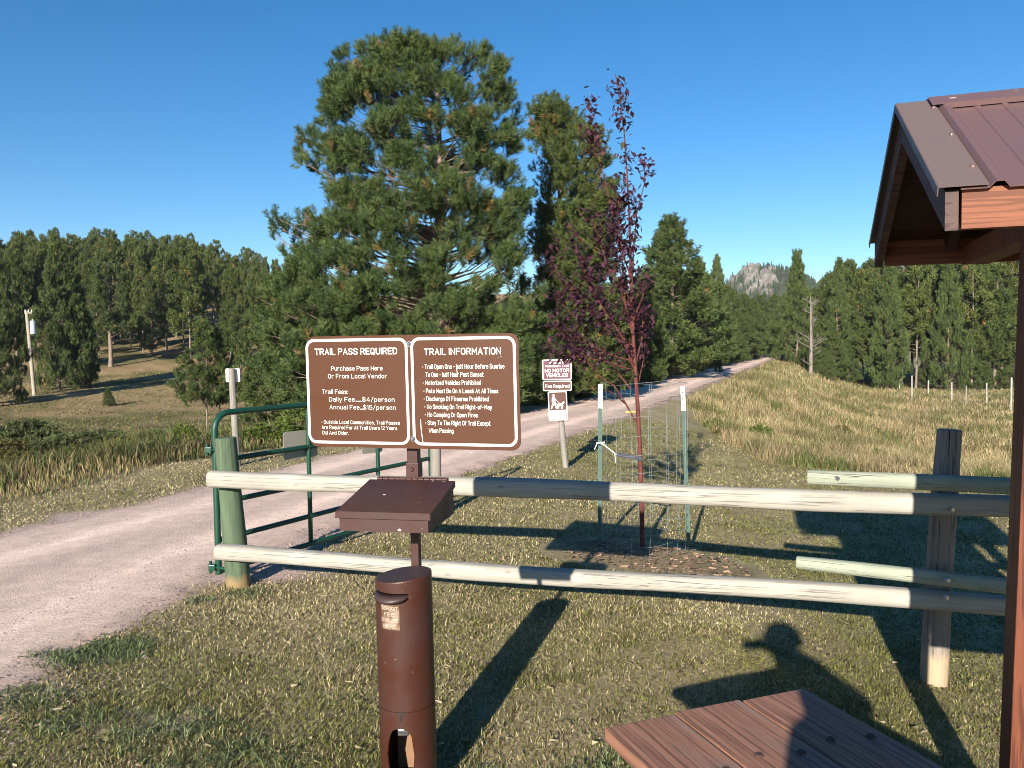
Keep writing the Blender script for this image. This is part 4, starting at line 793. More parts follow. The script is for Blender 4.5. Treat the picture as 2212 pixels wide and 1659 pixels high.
    V, Fc = text_mesh([("Master", -.016, .016, -.004, .008)], .16); lay(V, Fc, c+Vector((0, -.0105, 0)), Vector((1, 0, 0)), Vector((0, 0, 1)), 'lettering', M['black'], lk)
    b_ = MB(); b_.add([cp(2*math.pi*k/24, zb+.0, r_-.008) for k in range(24)], [list(range(24))]); c = cp(R(80), .20+zb, .075); b_.box(c, (.13, .004, .24), None, .001); b_.build('back_plate', M['rust'], tb)
station()

# ------------------------------------------------------------ leaning post with three small signs
def small_signs():
    Y = 11.85; b0 = wpt(1220, 1012, Y); top = wpt(1203, 776, Y+.05); t_ = thing('sign_post', 'leaning grey wooden post with three small trail rule signs', 'sign', (b0.x, b0.y, Hs(b0.x, b0.y))); o = t_.location
    dv = (top-b0).normalized(); log('post', b0-dv*.1, top-dv*.0, .046, M['post_small'], t_, .040, 21)
    ux = Vector((1, -.12, 0)).normalized(); n = Vector((ux.y, -ux.x, 0)); k = Y/F
    def panel(x0, x1, y0, y1, tilt, name, matl, rr_=.02):
        c = wpt((x0+x1)/2, (y0+y1)/2, Y-.06)-o; up = Vector((-tilt, 0, 1)).normalized(); u2 = (ux + Vector((0, 0, tilt))).normalized(); w_, h_ = (x1-x0)*k, (y1-y0)*k
        b_ = MB(); b_.prism(rrect(w_, h_, rr_), c, u2, up, .003); p_ = b_.build(name, M['white'], t_); b_ = MB(); b_.prism(rrect(w_-.030, h_-.030, rr_*.7), c+n*.0012, u2, up, .001); f_ = b_.build('face', matl, p_); return p_, c, u2, up, w_, h_
    p_, c, u2, up, w_, h_ = panel(1172, 1235, 776, 820, .005, 'sign_panel', M['sign_plum'])
    V, F_ = text_mesh([("George S.", -w_*.28, w_*.28, h_*.29, h_*.12), ("Mickelson Trail", -w_*.41, w_*.41, h_*.12, h_*.12), ("NO MOTOR", -w_*.42, w_*.42, -h_*.13, h_*.18), ("VEHICLES", -w_*.37, w_*.37, -h_*.36, h_*.18)], .19); lay(V, F_, c+n*.0026, u2, up, 'lettering', M['white'], p_)
    p_, c, u2, up, w_, h_ = panel(1173, 1235, 822, 844, .005, 'sign_panel', M['sign_dark'])
    V, F_ = text_mesh([("Fee Required", -w_*.42, w_*.42, -h_*.20, h_*.34)], .17); lay(V, F_, c+n*.0026, u2, up, 'lettering', M['white'], p_)
    p_, c, u2, up, w_, h_ = panel(1184, 1225, 845, 908, .03, 'sign_panel', M['sign_dark'])
    b_ = MB(); b_.add([c+n*.0026+u2*a+up*b2 for a, b2 in ((-w_*.42, -h_*.45), (w_*.42, -h_*.45), (w_*.42, -h_*.14), (-w_*.42, -h_*.14))], [[0, 1, 2, 3]]); b_.build('white_field', M['white'], p_)
    V, F_ = text_mesh([("All dogs", -w_*.22, w_*.22, -h_*.24, h_*.055), ("must be kept", -w_*.36, w_*.36, -h_*.33, h_*.055), ("on a leash", -w_*.28, w_*.28, -h_*.42, h_*.055)], .15); lay(V, F_, c+n*.0034, u2, up, 'lettering', M['black'], p_)
    b_ = MB(); q = lambda a, b2: c+n*.0026+u2*(a*w_)+up*(b2*h_)
    def bar(a, b2, w1, w2):
        a_, e_ = q(*a), q(*b2); d_ = (e_-a_).normalized(); s_ = d_.cross(n).normalized(); b_.add([a_-s_*w1, a_+s_*w1, e_+s_*w2, e_-s_*w2], [[0, 1, 2, 3]])
    b_.add([q(-.20+.065*math.cos(t1), .36+.04*math.sin(t1)) for t1 in np.linspace(0, 6.0, 14)], [list(range(14))])
    bar((-.21, .31), (-.19, .12), .022, .020); bar((-.17, .13), (-.06, -.10), .013, .009); bar((-.21, .13), (-.34, -.09), .013, .009); bar((-.27, .28), (-.29, .14), .006, .005); bar((-.16, .27), (-.06, .19), .006, .005); bar((-.06, .19), (.17, .05), .0025, .0025)
    bar((-.02, .035), (.24, .045), .017, .016); bar((.22, .06), (.32, .13), .013, .013); bar((.28, .12), (.38, .11), .010, .006)
    for x in (.0, .07, .20, .27): bar((x, .03), (x-.03, -.10), .007, .005)
    bar((-.02, .05), (-.08, .08), .005, .003); b_.build('pictogram', M['white'], p_)
small_signs()

def far_post_sign():
    Y = 12.4; b0 = wpt(509, 1012, Y); top = wpt(502, 796, Y); t_ = thing('sign_post', 'grey wooden post with the white back of a small sign, behind the gate', 'sign', (b0.x, b0.y, Hs(b0.x, b0.y))); log('post', b0-Vector((0, 0, .5)), top, .050, M['post_small'], t_, .046, 33)
    b_ = MB(); c = wpt(503, 810, Y+.06)-t_.location; b_.prism(rrect(.22, .21, .02), c, Vector((1, 0, 0)), Vector((0, 0, 1)), .004); b_.build('sign_panel', M['white'], t_)
far_post_sign()

# ------------------------------------------------------------ utility pole
def pole():
    x, y, z = at(73, 52); t_ = thing('utility_pole', 'pale wooden utility pole with a grey canister, among the pines at far left', 'utility pole', (x, y, z)); b_ = MB()
    top = wpt(63, 672, 52)-Vector((x, y, z)); b_.tube([(0, 0, -.2), top*.5, top], [.12, .11, .10], 12); b_.build('pole', paint('pole_wood', (.33, .29, .23), .8, .6), t_)
    b_ = MB(); c = Vector((top.x+.42, -.1, top.z-1.05)); b_.tube([c-Vector((0, 0, .42)), c+Vector((0, 0, .42))], .16, 16); b_.tube([c+Vector((0, 0, .42)), c+Vector((0, 0, .52))], [.05, .03], 8); b_.build('canister', paint('canister_grey', (.42, .50, .54), .4, .1), t_)
    b_ = MB(); b_.box(top+Vector((.12, 0, -.12)), (.5, .1, .1)); b_.tube([c+Vector((0, 0, .2)), c+Vector((-.4, 0, .2))], .03, 6); b_.build('crossarm', M['bark_dead'], t_)
    for dx in (-.08, .12, .32): b_ = MB(); b_.tube([top+Vector((dx, 0, -.07)), top+Vector((dx, 0, .1))], [.05, .03], 8); b_.build('insulator', M['white_pole'], t_)
pole()

# ------------------------------------------------------------ wire fence in the field
def wire_fence():
    spots = [(2186, 44, 815), (2133, 50, 827), (2088, 50.5, 832), (2057, 56, 825), (2006, 63, 821), (1971, 58, 811), (1944, 70, 819), (1925, 76, 817)]
    x, y, z = at(2133, 50); t_ = thing('wire_fence', 'thin wire fence on pale wooden posts crossing the field at right', 'fence', (x, y, z)); o = Vector((x, y, z)); tops = []
    for i, (px, Y, ty) in enumerate(spots):
        p = Vector(at(px, Y)); e = wpt(px, ty, Y); r_ = .05 if i != 2 else .025; log('post', p-Vector((0, 0, .1)), Vector((p.x, p.y, max(e.z, p.z+1.1))), r_, M['post_far'], t_, r_*.9, 50+i, seg=8); tops.append(p)
    tops.sort(key=lambda p: p.y); b_ = MB()
    for hh in (.35, .75, 1.05): b_.tube([p-o+Vector((0, 0, hh)) for p in tops], .006, 4, False)
    b_.build('wire', M['wire'], t_)
wire_fence()

# ------------------------------------------------------------ kiosk
def kiosk():
    ang = R(-18); rd = Vector((math.cos(ang), math.sin(ang), 0)); g_ = Vector((-rd.y, rd.x, 0)); ap = Vector((1.486, 3.09, 2.642))   # left end of the ridge
    base = Vector((1.765, 2.76, 0)); base.z = Hs(base.x, base.y); t_ = thing('info_kiosk', 'red-stained timber kiosk with maroon metal gable roof at the right edge', 'kiosk', base); o = base
    LEN = 2.1; wn, wf = .845, .845; zn, zf = 2.185, 2.235
    near = ap - g_*wn; near.z = zn; far = ap + g_*wf; far.z = zf
    dn = (near-ap); ln = dn.length; dn.normalize(); df = (far-ap); lf = df.length; df.normalize()
    def slope(dv, L, up_, nm):
        # ribbed sheet: profile along the ridge, extruded down the slope
        prof = []; x = .10
        while x < LEN-.05: prof += [(x, 0), (x+.015, .018), (x+.035, .018), (x+.05, 0), (x+.115, 0), (x+.12, .004), (x+.135, .004), (x+.14, 0), (x+.20, 0), (x+.205, .004), (x+.22, .004), (x+.225, 0)]; x += .30
        prof = [(.03, 0)] + prof + [(LEN-.03, 0)]
        b_ = MB(); vs_ = []
        for a, hgt in prof:
            p = ap-o+rd*a+up_*hgt; vs_ += [p, p+dv*(L+.02), p+dv*(L+.02)-up_*.004, p-up_*.004]
        n = len(prof); b_.add(vs_, [[4*i+j, 4*(i+1)+j, 4*(i+1)+(j+1) % 4, 4*i+(j+1) % 4] for i in range(n-1) for j in range(4)]); return b_.build(nm, M['roof'], t_)
    upn = rd.cross(dn).normalized(); upn = upn if upn.z > 0 else -upn; upf = rd.cross(df).normalized(); upf = upf if upf.z > 0 else -upf
    rn = slope(dn, ln, upn, 'roof_sheet'); slope(df, lf, upf, 'roof_sheet')
    a0 = ap-o
    for dv, L, u_ in ((dn, ln, upn), (df, lf, upf)):     # gable trim strips and screws
        A_ = Matrix((rd, dv, u_)).transposed(); b_ = MB()
        b_.box(a0+rd*.035+dv*(L/2+.01)+u_*.009, (.125, L+.03, .003), A_)
        b_.box(a0+rd*(-.028)+dv*(L/2+.01)-u_*.004, (.003, L+.03, .026), A_); b_.build('gable_trim', M['rooftrim'], t_)
        b_ = MB()
        for q in (.12, .5, .86): c = a0+rd*.085+dv*L*q+u_*.011; b_.tube([c, c+u_*.006], [.009, .006], 8)
        for xx in (.24, .54, .84): c = a0+rd*(xx+.02)+dv*L*.9+u_*.003; b_.tube([c, c+u_*.007], [.008, .006], 8)
        b_.build('screws', M['roof'], t_)
    b_ = MB(); cw = .11      # ridge cap
    for dv, u_ in ((dn, upn), (df, upf)):
        A_ = Matrix((rd, dv, u_)).transposed(); b_.box(a0+rd*(LEN/2+.04)+dv*(cw/2)+u_*.022, (LEN-.08, cw, .003), A_)
    b_.box(a0+rd*(LEN/2+.06)+dn*cw+upn*.014, (LEN-.12, .003, .018), Matrix((rd, dn, upn)).transposed()); b_.build('ridge_cap', M['roof'], t_)
    b_ = MB()
    for x, yq, s in ((.155, .05, .013), (.185, .02, .005), (.36, .035, .005), (.30, .06, .003)): b_.add([a0+rd*(x+s*math.cos(k))+dn*(yq+s*.7*math.sin(k))+upn*.0245 for k in np.linspace(0, 5.6, 9)], [list(range(9))])
    b_.build('bird_droppings', paint('dropping', (.40, .30, .29), .9, .6), t_)
    # decking under the sheet, rafters, barge boards, eave fascias
    for dv, L, u_ in ((dn, ln, upn), (df, lf, upf)):
        A_ = Matrix((rd, dv, u_)).transposed(); b_ = MB(); b_.box(a0+rd*(LEN/2)+dv*(L/2)-u_*.014, (LEN-.07, L-.02, .014), A_); b_.build('roof_deck', M['kiosk_under_shade'], t_)
        for x in (.30, .95, 1.6): b_ = MB(); b_.box(a0+rd*x+dv*(L/2)-u_*.062, (.038, L-.10, .08), A_); b_.build('rafter', M['kiosk_under_shade'], t_)
        b_ = MB(); v1 = Vector((0, 0, -1)); p0 = a0+rd*-.006; e = p0+dv*(L); top_ = .012; dz = .110
        q = [p0+v1*top_, e+v1*top_, e+v1*(top_+dz), p0+v1*(top_+dz*1.1)]; q2 = [p+rd*.034 for p in q]; b_.add(q+q2, [[0, 1, 2, 3], [7, 6, 5, 4], [0, 4, 5, 1], [1, 5, 6, 2], [2, 6, 7, 3], [3, 7, 4, 0]]); b_.build('barge_board', M['kiosk_shaded'], t_)
        b_ = MB(); sg = -1 if dv is dn else 1; Af = Matrix((rd, g_, Vector((0, 0, 1)))).transposed(); ee = a0+dv*L; b_.box(ee+rd*(LEN/2+.016)+Vector((0, 0, -.062))-g_*sg*.019, (LEN-.04, .036, .112), Af); b_.build('fascia', M['kiosk_x'], t_)
    # posts, beams, braces
    Ap = Matrix((rd, g_, Vector((0, 0, 1)))).transposed()
    for s in (0, 1.35):
        b_ = MB(); p = rd*s; b_.box(p+Vector((.03, 0, 1.15)), (.138, .138, 2.6), Matrix((rd, g_, Vector((.026, 0, 1)))).transposed(), .006); b_.build('post', M['kiosk'], t_)
        b_ = MB(); b_.box(p+Vector((.05, 0, 2.15-o.z))+g_*.24, (.10, 1.52, .09), Ap, .003); b_.build('cross_beam', M['kiosk'], t_)
    b_ = MB()
    b_.box(rd*.69+g_*.24+Vector((0, 0, 2.44-o.z)), (LEN-.12, .04, .12), Ap); b_.build('ridge_beam', M['kiosk'], t_)
    # notice board between the posts
    b_ = MB(); b_.box(rd*.69+Vector((0, 0, (.70+2.02)/2-o.z)), (1.180, .05, 1.32), Ap, .004); pn = b_.build('notice_board', M['kiosk'], t_)
    b_ = MB(); b_.frame([(-.58, -.65), (.58, -.65), (.58, .65), (-.58, .65)], [(-.51, -.58), (.51, -.58), (.51, .58), (-.51, .58)], rd*.675-g_*.045+Vector((0, 0, 1.36-o.z)), rd, Vector((0, 0, 1)), .018); b_.build('frame', M['kiosk_x'], pn)
kiosk()

# ------------------------------------------------------------ picnic table
def table():
    A0 = Vector((.243, 2.195, .70)); wd = Vector((.936, .352, 0)).normalized(); ld_ = Vector((wd.y, -wd.x, 0)); base = A0 + wd*.34 + ld_*.9; base.z = Hs(base.x, base.y)
    t_ = thing('picnic_table', 'brown weathered plank picnic table, its corner jutting into the bottom right', 'picnic table', base); A_ = Matrix((ld_, wd, Vector((0, 0, 1)))).transposed().copy()
    q = A_.to_quaternion() if A_.determinant() > 0 else Matrix((ld_, -wd, Vector((0, 0, 1)))).transposed().to_quaternion()
    def board(name, c, d, parent=t_, bev=.005):
        b_ = MB(); b_.box((0, 0, 0), d, None, bev); o_ = b_.build(name, M['table'], parent); o_.location = Vector(c)-(base if parent is t_ else Vector()); o_.rotation_mode = 'QUATERNION'; o_.rotation_quaternion = q; return o_
    L = 1.83; bw = .222
    offs = [0, -.012, -.004]; tints = [.035, 0.0, .02]
    for k in range(3):
        c = A0 + wd*(bw/2+k*(bw+.008)) + ld_*(L/2 + offs[k]) + Vector((0, 0, -.019-.0006*k)); bd = board('tabletop_board', c, (L, bw, .038)); 
        for s in (.30, L-.32):
            for w_ in (-.055, .055):
                b_ = MB(); cc = A0+wd*(bw/2+k*(bw+.008)+w_+(.01 if s < 1 else 0))+ld_*(s+w_*.25)-base+Vector((0, 0, .0005)); b_.tube([cc, cc+Vector((0, 0, .0035))], [.0125, .009], 14); b_.build('bolt', paint('bolt_rust', (.07, .035, .025), .8, .5) if 'rb' not in M else M['rb'], t_); 
                if 'rb' not in M: M['rb'] = bpy.data.materials['bolt_rust']
    for s in (.30, L-.32):
        board('cross_bar', A0+wd*.34+ld_*s+Vector((0, 0, -.038-.045)), (.038, .60, .089)); board('bench_bar', A0+wd*.34+ld_*s+Vector((0, 0, -.36)), (.038, 1.48, .089))
        for sg in (-1, 1):
            a = A0+wd*(.34+sg*.18)+ld_*(s+.04)+Vector((0, 0, -.05)); e = A0+wd*(.34+sg*.50)+ld_*(s+.04); e.z = base.z-.02; d_ = (e-a).normalized(); b_ = MB(); b_.box((a+e)/2-base, (.038, (e-a).length, .10), Matrix((ld_, d_, ld_.cross(d_))).transposed()); b_.build('leg', M['table'], t_)
    for sg in (-1, 1): board('bench_board', A0+wd*(.34+sg*.63)+ld_*(L/2)+Vector((0, 0, -.30)), (L, .235, .038))
table()

# ------------------------------------------------------------ the photographer, whose shadow falls over the table
def photographer():
    gx, gy = .25, -.27; z0 = Hs(gx, gy); t_ = thing('person', 'person in a cap standing by the table, only the long shadow in view', 'person', (gx, gy, z0))
    def skin(name, V_, E, Rr, matl, sub=2):
        me = bpy.data.meshes.new(name); me.from_pydata(V_, E, []); o = link(name, me, t_); m = o.modifiers.new('s', 'SKIN'); m.use_smooth_shade = True
        for i, r_ in enumerate(Rr): me.skin_vertices[0].data[i].radius = (r_, r_) if not hasattr(r_, '__len__') else r_
        me.skin_vertices[0].data[0].use_root = True; o.modifiers.new('ss', 'SUBSURF').levels = sub; o.modifiers['ss'].render_levels = sub; me.materials.append(matl); return o
    hc = Vector((-.02, 0, 0))
    V_ = [(0, 0, .95), (0, 0, 1.15), (0, 0, 1.38), (-.05, 0, 1.50), (-.09, .02, 1.57), (-.10, .03, 1.65), (-.10, .03, 1.73),
          (.19, 0, 1.45), (.30, .08, 1.33), (.05, .17, 1.55), (-.16, .20, 1.60), (-.17, 0, 1.45), (-.24, -.02, 1.16), (-.22, .10, .98), (-.21, .16, .93),
          (-.10, 0, .88), (-.12, .03, .48), (-.13, 0, .08), (-.13, .12, .03), (.10, 0, .88), (.12, .03, .48), (.13, 0, .08), (.13, .12, .03)]
    E = [(0, 1), (1, 2), (2, 3), (3, 4), (4, 5), (5, 6), (2, 7), (7, 8), (8, 9), (9, 10), (2, 11), (11, 12), (12, 13), (13, 14), (0, 15), (15, 16), (16, 17), (17, 18), (0, 19), (19, 20), (20, 21), (21, 22)]
    Rr = [(.15, .11), (.14, .10), (.16, .11), .085, .075, (.085, .095), (.06, .07), .062, .048, .04, .03, .062, .048, .038, .03, .085, .06, .045, .04, .085, .06, .045, .04]
    skin('body', V_, E, Rr, paint('cloth', (.12, .15, .22), .9, .2))
    c = Vector((-.10, .03, 1.69)); b_ = MB(); rr_ = [.0, .07, .10, .112, .114]; zz = [.105, .095, .065, .02, -.005]
    for k in range(4):
        ring = lambda r_, z: [(c.x+r_*math.cos(a), c.y+r_*1.15*math.sin(a), c.z+z+.015) for a in np.linspace(0, 2*math.pi, 20, endpoint=False)]
        A1, B1 = ring(max(rr_[k], .002), zz[k]), ring(rr_[k+1], zz[k+1]); b_.add(A1+B1, [[i, (i+1) % 20, 20+(i+1) % 20, 20+i] for i in range(20)], True)
    vs_ = []; 
    for a in np.linspace(R(25), R(155), 12): vs_ += [(c.x+.10*math.cos(a), c.y+.115*math.sin(a), c.z+.012), (c.x+.105*math.cos(a)*1.05, c.y+.19*math.sin(a), c.z-.004)]
    b_.add(vs_+[(x, y, z-.004) for x, y, z in vs_], [[2*i, 2*i+1, 2*i+3, 2*i+2] for i in range(11)]+[[24+2*i+2, 24+2*i+3, 24+2*i+1, 24+2*i] for i in range(11)]+[[2*i+1, 24+2*i+1, 24+2*i+3, 2*i+3] for i in range(11)]); b_.build('cap', paint('cap_cloth', (.1, .1, .12), .9, .1), t_)
    # hand with fingers round the phone
    hp = Vector((-.18, .205, 1.58)); hand = skin('hand', [tuple(hp), tuple(hp+Vector((0, 0, .07)))], [(0, 1)], [(.035, .018), (.036, .014)], paint('skin', (.5, .3, .22), .6, .05), 1)
    b_ = MB()
    for i, l in enumerate((.05, .06, .055, .045)):
        z = hp.z+.025+i*.021; b_.tube([(hp.x+.03, hp.y, z), (hp.x+.045, hp.y-.02+.03, z+.004), (hp.x+.035, hp.y+.028, z+.006), (hp.x+.035-l*.5, hp.y+.03, z+.006)], [.010, .0095, .009, .007], 8)
    b_.tube([(hp.x-.02, hp.y-.012, hp.z+.03), (hp.x-.035, hp.y-.01, hp.z+.06), (hp.x-.02, hp.y+.0, hp.z+.085)], [.012, .011, .008], 8); b_.build('fingers', bpy.data.materials['skin'], hand)
    t_.scale = (1.07, 1.07, 1.07)
    ph = thing('phone', 'dark phone held up beside the photographer', 'phone', (0, -.035, EYE)); b_ = MB(); b_.box((0, 0, -.005), (.12, .009, .068), None, .004); b_.build('phone_body', M['black'], ph)
photographer()

# ------------------------------------------------------------ grass
def blades(x, y, hgt, wid, c, r, bend=.6, segs=2, z=None, lie=0.0):
    """c per-blade colour"""
    N = len(x); z = H(x, y) if z is None else z; az = r.uniform(0, 2*np.pi, N); fa = r.uniform(0, 2*np.pi, N)
    d = np.stack([np.cos(az), np.sin(az), np.zeros(N)], -1); f = np.stack([np.cos(fa), np.sin(fa), np.zeros(N)], -1); b0 = np.stack([x, y, z-.004], -1)
    bd = (r.uniform(.15, 1, N)*bend)[:, None]; h1 = hgt[:, None]; w1 = (wid/2)[:, None]
    mid = b0 + d*h1*bd*.35 + np.array([0, 0, 1])*h1*(.58-.3*lie*bd); tip = b0 + d*h1*bd*(1.0) + np.array([0, 0, 1])*h1*(1.0-.45*bd-.3*lie)
    V = np.stack([b0-f*w1, b0+f*w1, mid+f*w1*.8, mid-f*w1*.8, tip], 1).reshape(-1, 3); k = np.arange(N)[:, None]*5
    T = np.concatenate([k+[0, 1, 2], k+[0, 2, 3], k+[3, 2, 4]]); return V, T, np.repeat(c, 5, 0)
def wedge(n, r0, r1, a0, a1, r):
    rr_ = np.exp(r.uniform(math.log(r0), math.log(r1), n)); a = np.radians(r.uniform(a0, a1, n)); return rr_*np.sin(a), rr_*np.cos(a), rr_
r = np.random.default_rng(77)
x, y, q = wedge(430000, 1.9, 20, -41, 41, r); s = sdist(x, y); e = bare(x, y, s)
ptc = fbm(x*1.1+5, y*1.1, 41); clump = fbm(x*4.5, y*4.5, 15)
keep = (np.abs(s) > 1.36) & (r.random(len(x)) > e*.95) & (r.random(len(x)) > S((ptc-.57)/.1)*.5) & (r.random(len(x)) < .6+1.0*clump) & ~tall_right(x, y, s) & (np.hypot((x-1.2)/1.1, (y-6.95)/.75) > .9) & ~weeds_left(x, y, s)
x, y, q, s, clump = x[keep], y[keep], q[keep], s[keep], clump[keep]; n = len(x)
big = fbm(x*.7, y*.7, 21); green = np.clip(.50 + (big-.5)*-1.9 + .28*S((x+.2)/2.5) - .12*S((-x-.3)/2), .12, .93); u = r.random(n)
c = np.where((u < green)[:, None], np.array([.175, .195, .065])*(1-clump[:, None]*.3) + np.array([.045, .03, .0]), np.array([.46, .375, .21]))*r.uniform(.6, 1.35, (n, 1)); br = r.random(n) < .12; c[br] = np.array([.14, .095, .055])*r.uniform(.6, 1.3, (br.sum(), 1))
tl_ = clump > .62
V, T, cc = blades(x, y, r.uniform(.016, .038, n)*(1+.5*tl_)*(1+.015*q), .0014*q**.85*r.uniform(.7, 1.3, n)+.0008, c, r, 1.5, lie=.35)
tag(link('lawn_grass', mesh_np('lawn_grass', V, T, M['blade'], cc)), 'short mown green and straw coloured grass of the lawn', 'grass', kind='stuff')
# hay field on the right
x, y, q = wedge(620000, 9, 100, -2, 48, r); s = sdist(x, y); cl = fbm(x*.9, y*.9, 17); keep = tall_right(x, y, s) & (r.random(len(x)) < .35+cl) & ~((y > 62) & (s > 26)); x, y, q, s, cl = x[keep], y[keep], q[keep], s[keep], cl[keep]; n = len(x)
gr = np.clip(.26 + (cl-.5)*2.8 + (fbm(x*2.6, y*2.6, 59)-.5)*1.2 + .5*S((15.5-q)/3) + .35*S((q-42)/14)*S((s-16)/8), .04, .9); u = r.random(n)
c2_ = fbm(x*.35, y*.35, 57)[:, None]; c = np.where((u < gr)[:, None], np.array([.14, .165, .05]), np.array([.44, .345, .185])*(.75+.5*c2_))*r.uniform(.6, 1.3, (n, 1)); rd_ = r.random(n) < .06; c[rd_] = np.array([.22, .11, .06])
c[:] = c*(.62+.75*fbm(x*1.7, y*1.7, 73))[:, None]; ol_ = (fbm(x*.55+2, y*.9, 75) > .60)&(r.random(n) < .6); c[ol_] = np.array([.15, .13, .055])*r.uniform(.6, 1.4, (ol_.sum(), 1)); hh = r.uniform(.12, .40, n)*(.45+1.3*fbm(x*1.3, y*1.3, 77))*(1+.35*ol_)*np.where(q < 16, .75, 1.0)*np.where(s > 14, .85, 1)
V, T, cc = blades(x, y, hh, .00042*q*r.uniform(.6, 1.3, n)+.002, c, r, .95)
tag(link('tall_grass', mesh_np('tall_grass', V, T, M['blade'], cc)), 'tall dry golden grass of the field right of the lawn', 'grass', kind='stuff')
# rough weeds left of the trail and along its far verge
x, y, q = wedge(300000, 7, 75, -44, 17, r); s = sdist(x, y); cl = fbm(x*.8, y*.8, 27); far_v = (x > -3.0)
wl = np.where(far_v, -s > 2.6, weeds_left(x, y, s)); keep = wl & (r.random(len(x)) < .25+1.1*cl); x, y, q, s, cl, far_v = [a_[keep] for a_ in (x, y, q, s, cl, far_v)]; n = len(x)
u = r.random(n); gr = np.clip(.62+(cl-.5)*1.8, .1, .97); c = np.where((u < gr)[:, None], np.array([.105, .14, .04]), np.array([.30, .24, .11]))*r.uniform(.45, 1.35, (n, 1))*(.7+.6*fbm(x*.4, y*.4, 63)[:, None]); yl = (r.random(n) < .12) & (cl > .5); c[yl] = np.array([.26, .25, .06]); rd_ = r.random(n) < .08; c[rd_] = np.array([.15, .08, .05])
c *= (1-.45*S((fbm(x*.5+9, y*.5, 67)-.5)/.1))[:, None]; edge = S((-s-3.2)/1.6)*S((11.5-(-s))/3); hh = r.uniform(.12, .42, n)*(.45+.9*cl)*(.45+1.1*edge)*np.where(-s > 16, .55, 1)*np.where(far_v, .8, 1)
V, T, cc = blades(x, y, hh, .0009*q*r.uniform(.6, 1.3, n)+.003, c, r, .6)
tag(link('weeds', mesh_np('weeds', V, T, M['blade'], cc)), 'rough green and yellow weeds on the far side of the trail', 'weeds', kind='stuff')
def bush_mesh(seed, tint, w_, h_):
    rb = np.random.default_rng(seed); n = 1500; a = rb.uniform(0, 6.28, n); q = np.sqrt(rb.random(n)); hh_ = rb.random(n); lump = .75+.25*np.sin(a*3+seed)+.12*np.sin(a*7)
    z_ = h_*(.08+.92*hh_)*(1-.45*q**2)*(.8+.2*np.sin(a*2+q*5)); P = np.stack([np.cos(a)*q*w_*lump*(1-.35*hh_), np.sin(a)*q*w_*lump*(1-.35*hh_), z_], -1)
    V, F_, cv = tufts(P, np.stack([np.cos(a)*.5, np.sin(a)*.5, np.ones(n)], -1)+rb.normal(size=(n, 3))*.4, .10*rb.uniform(.7, 1.3, n), 8, .028, np.array([.10, .12, .045])*tint*rb.uniform(.6, 1.4, (n, 1)), rb)
    b_ = MB()
    for k in range(14): an = rb.uniform(0, 6.28); b_.tube([(0, 0, -.05), (math.cos(an)*w_*.35, math.sin(an)*w_*.35, h_*.45), (math.cos(an)*w_*.6, math.sin(an)*w_*.6, h_*.8)], [.016, .010, .004], 5, False)
    st = b_.build('stems', M['bark']); ms = st.data; bpy.data.objects.remove(st); return mesh_np('foliage', V, F_, M['blade'], cv, 4), ms
BM = [bush_mesh(1, np.array([1, 1, 1]), .9, .8), bush_mesh(2, np.array([1.3, .95, .8]), .8, .7), bush_mesh(3, np.array([1.15, 1.25, .7]), .7, .9)]
for i_, (px, Y, sc, kd) in enumerate([(60, 27, 1.5, 0), (130, 25, 1.5, 0), (205, 26, 1.6, 0), (275, 24.5, 1.5, 1), (335, 25.5, 1.5, 0), (395, 25, 1.3, 1), (10, 24, 1.4, 1), (430, 17.5, .8, 0), (395, 15.5, .8, 2), (560, 15.6, .8, 2), (610, 16.2, .8, 2), (330, 13.8, .7, 0), (470, 15.6, .8, 2), (240, 14.6, .6, 2), (90, 12.8, .6, 2), (640, 19, .9, 2),
      (1175, 25.5, .9, 0), (1200, 27, .8, 0), (1130, 25, .8, 0), (1255, 28, .6, 2), (1570, 19.5, .55, 1), (1640, 19, .6, 2), (1545, 20.5, .5, 2), (1700, 24, .5, 1), (1720, 17, .45, 1), (1900, 16.5, .45, 2), (1820, 27, .5, 1)]):
    b0 = at(px, Y); side = 'the weedy strip left of the trail' if px < 700 else ('the shade behind the small trail signs' if px < 1300 else 'the tall grass right of the trail')
    t_ = thing('shrub', 'low leafy shrub in ' + side, 'shrub', b0, 'shrubs in ' + side, random.uniform(0, 6)); t_.scale = (sc, sc, sc*random.uniform(.45, .8)); link('foliage', BM[kd][0], t_); link('stems', BM[kd][1], t_)
# coarse weed tufts rooted in the gravel edge near the camera
x = []; y = []
for px, Y, rad, m_ in ((110, 4.55, .13, 220), (200, 4.6, .17, 420), (235, 4.75, .14, 300), (60, 4.6, .07, 90), (10, 4.0, .16, 260), (120, 3.75, .14, 200), (390, 3.55, .22, 260), (480, 3.35, .2, 260), (330, 3.7, .18, 200), (560, 2.95, .2, 260), (1000, 3.2, .12, 100), (1250, 3.15, .12, 160), (1350, 3.3, .10, 120), (420, 5.6, .08, 90), (520, 5.75, .12, 160)):
    a = r.uniform(0, 6.28, m_); q = np.sqrt(r.random(m_))*rad; x.append((px-1106)/F*Y+q*np.cos(a)*1.5); y.append(Y+q*np.sin(a))
x = np.concatenate(x); y = np.concatenate(y); n = len(x); c = np.array([.14, .175, .075])*r.uniform(.6, 1.5, (n, 1)); V, T, cc = blades(x, y, r.uniform(.04, .10, n), r.uniform(.004, .008, n), c, r, 1.7, lie=.4)
tag(link('crabgrass', mesh_np('crabgrass', V, T, M['blade'], cc)), 'coarse grey-green weed tufts at the ragged gravel edge and in the worn lawn', 'weeds', kind='stuff')
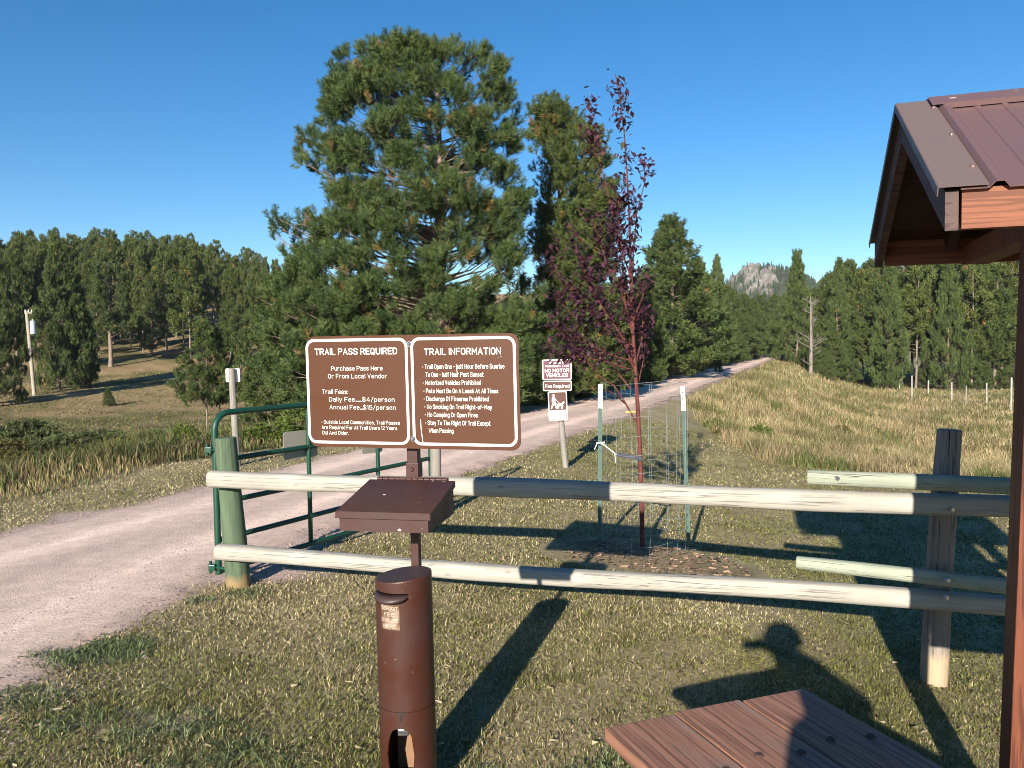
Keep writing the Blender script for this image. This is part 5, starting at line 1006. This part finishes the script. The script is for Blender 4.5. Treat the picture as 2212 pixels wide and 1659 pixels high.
n = 900; x, y, q = wedge(n, 2.2, 9, -38, 30, r); s = sdist(x, y); k = (s > 1.2); x, y = x[k], y[k]; n = len(x); z = H(x, y)+.022; d = r.uniform(0, 6.28, n); l = r.uniform(.008, .024, n); w_ = r.uniform(.0008, .0018, n); dx, dy = np.cos(d), np.sin(d)
V = np.stack([np.stack([x+sx*dx*l-sy*dy*w_, y+sx*dy*l+sy*dx*w_, z+r.uniform(-.008, .012, n)], -1) for sx, sy in ((-1, -1), (1, -1), (1, 1), (-1, 1))], 1).reshape(-1, 3)
tag(link('fallen_straw', mesh_np('fallen_straw', V, np.arange(4*n).reshape(-1, 4), M['blade'], np.repeat(np.array([.40, .33, .20])*r.uniform(.5, 1.2, (n, 1)), 4, 0), 4)), 'loose dry straw lying on the mown lawn', 'straw', kind='stuff')
# wood chips under the young tree
n = 420; a = r.uniform(0, 6.28, n); q = np.sqrt(r.random(n)); x = 1.22+q*np.cos(a)*.85; y = 6.95+q*np.sin(a)*.55; z = H(x, y)+.012; d = r.uniform(0, 6.28, n); l = r.uniform(.012, .035, n); w_ = r.uniform(.004, .009, n)
dx, dy = np.cos(d), np.sin(d); V = np.stack([np.stack([x+sx*dx*l-sy*dy*w_, y+sx*dy*l+sy*dx*w_, z+r.uniform(-.006, .014, n)], -1) for sx, sy in ((-1, -1), (1, -1), (1, 1), (-1, 1))], 1).reshape(-1, 3)
tag(link('wood_chips', mesh_np('wood_chips', V, np.arange(4*n).reshape(-1, 4), M['blade'], np.repeat(np.array([.42, .28, .19])*r.uniform(.5, 1.3, (n, 1)), 4, 0), 4)), 'wood chip mulch around the young tree', 'mulch', kind='stuff')
# pebbles on the trail and beside it
n = 5000; x, y, q = wedge(n*2, 3, 16, -42, 5, r); s = sdist(x, y); k = (np.abs(s) < 1.9); x, y, q = x[k], y[k], q[k]; n = len(x); z = H(x, y)+.022; sz = r.uniform(.003, .011, n)*(.7+.06*q)
oc_ = np.array([(1, 0, 0), (0, 1, 0), (-1, 0, 0), (0, -1, 0), (0, 0, .7)]); V = (np.stack([x, y, z], -1)[:, None]+oc_[None]*sz[:, None, None]*r.uniform(.6, 1.3, (n, 5, 1))).reshape(-1, 3); k5 = np.arange(n)[:, None]*5
T = np.concatenate([k5+[0, 1, 4], k5+[1, 2, 4], k5+[2, 3, 4], k5+[3, 0, 4]]); tag(link('gravel', mesh_np('gravel', V, T, M['blade'], np.repeat(np.array([.42, .31, .28])*r.uniform(.5, 1.35, (n, 1)), 5, 0))), 'loose pink grit scattered on the trail', 'gravel', kind='stuff')

# ------------------------------------------------------------ thin air between here and the hill
hb = MB(); hb.box((0, 0, 42), (3300, 3300, 110)); hz = bpy.data.materials.new('air'); hz.use_nodes = True; ht = hz.node_tree; ht.nodes.clear()
pv = ht.nodes.new('ShaderNodeVolumePrincipled'); pv.inputs['Density'].default_value = .00014; pv.inputs['Color'].default_value = (.75, .85, 1, 1); ho = ht.nodes.new('ShaderNodeOutputMaterial'); ht.links.new(pv.outputs[0], ho.inputs['Volume'])
tag(hb.build('haze', hz), 'thin pale haze in the air over the trail and far hill', 'haze', kind='stuff')
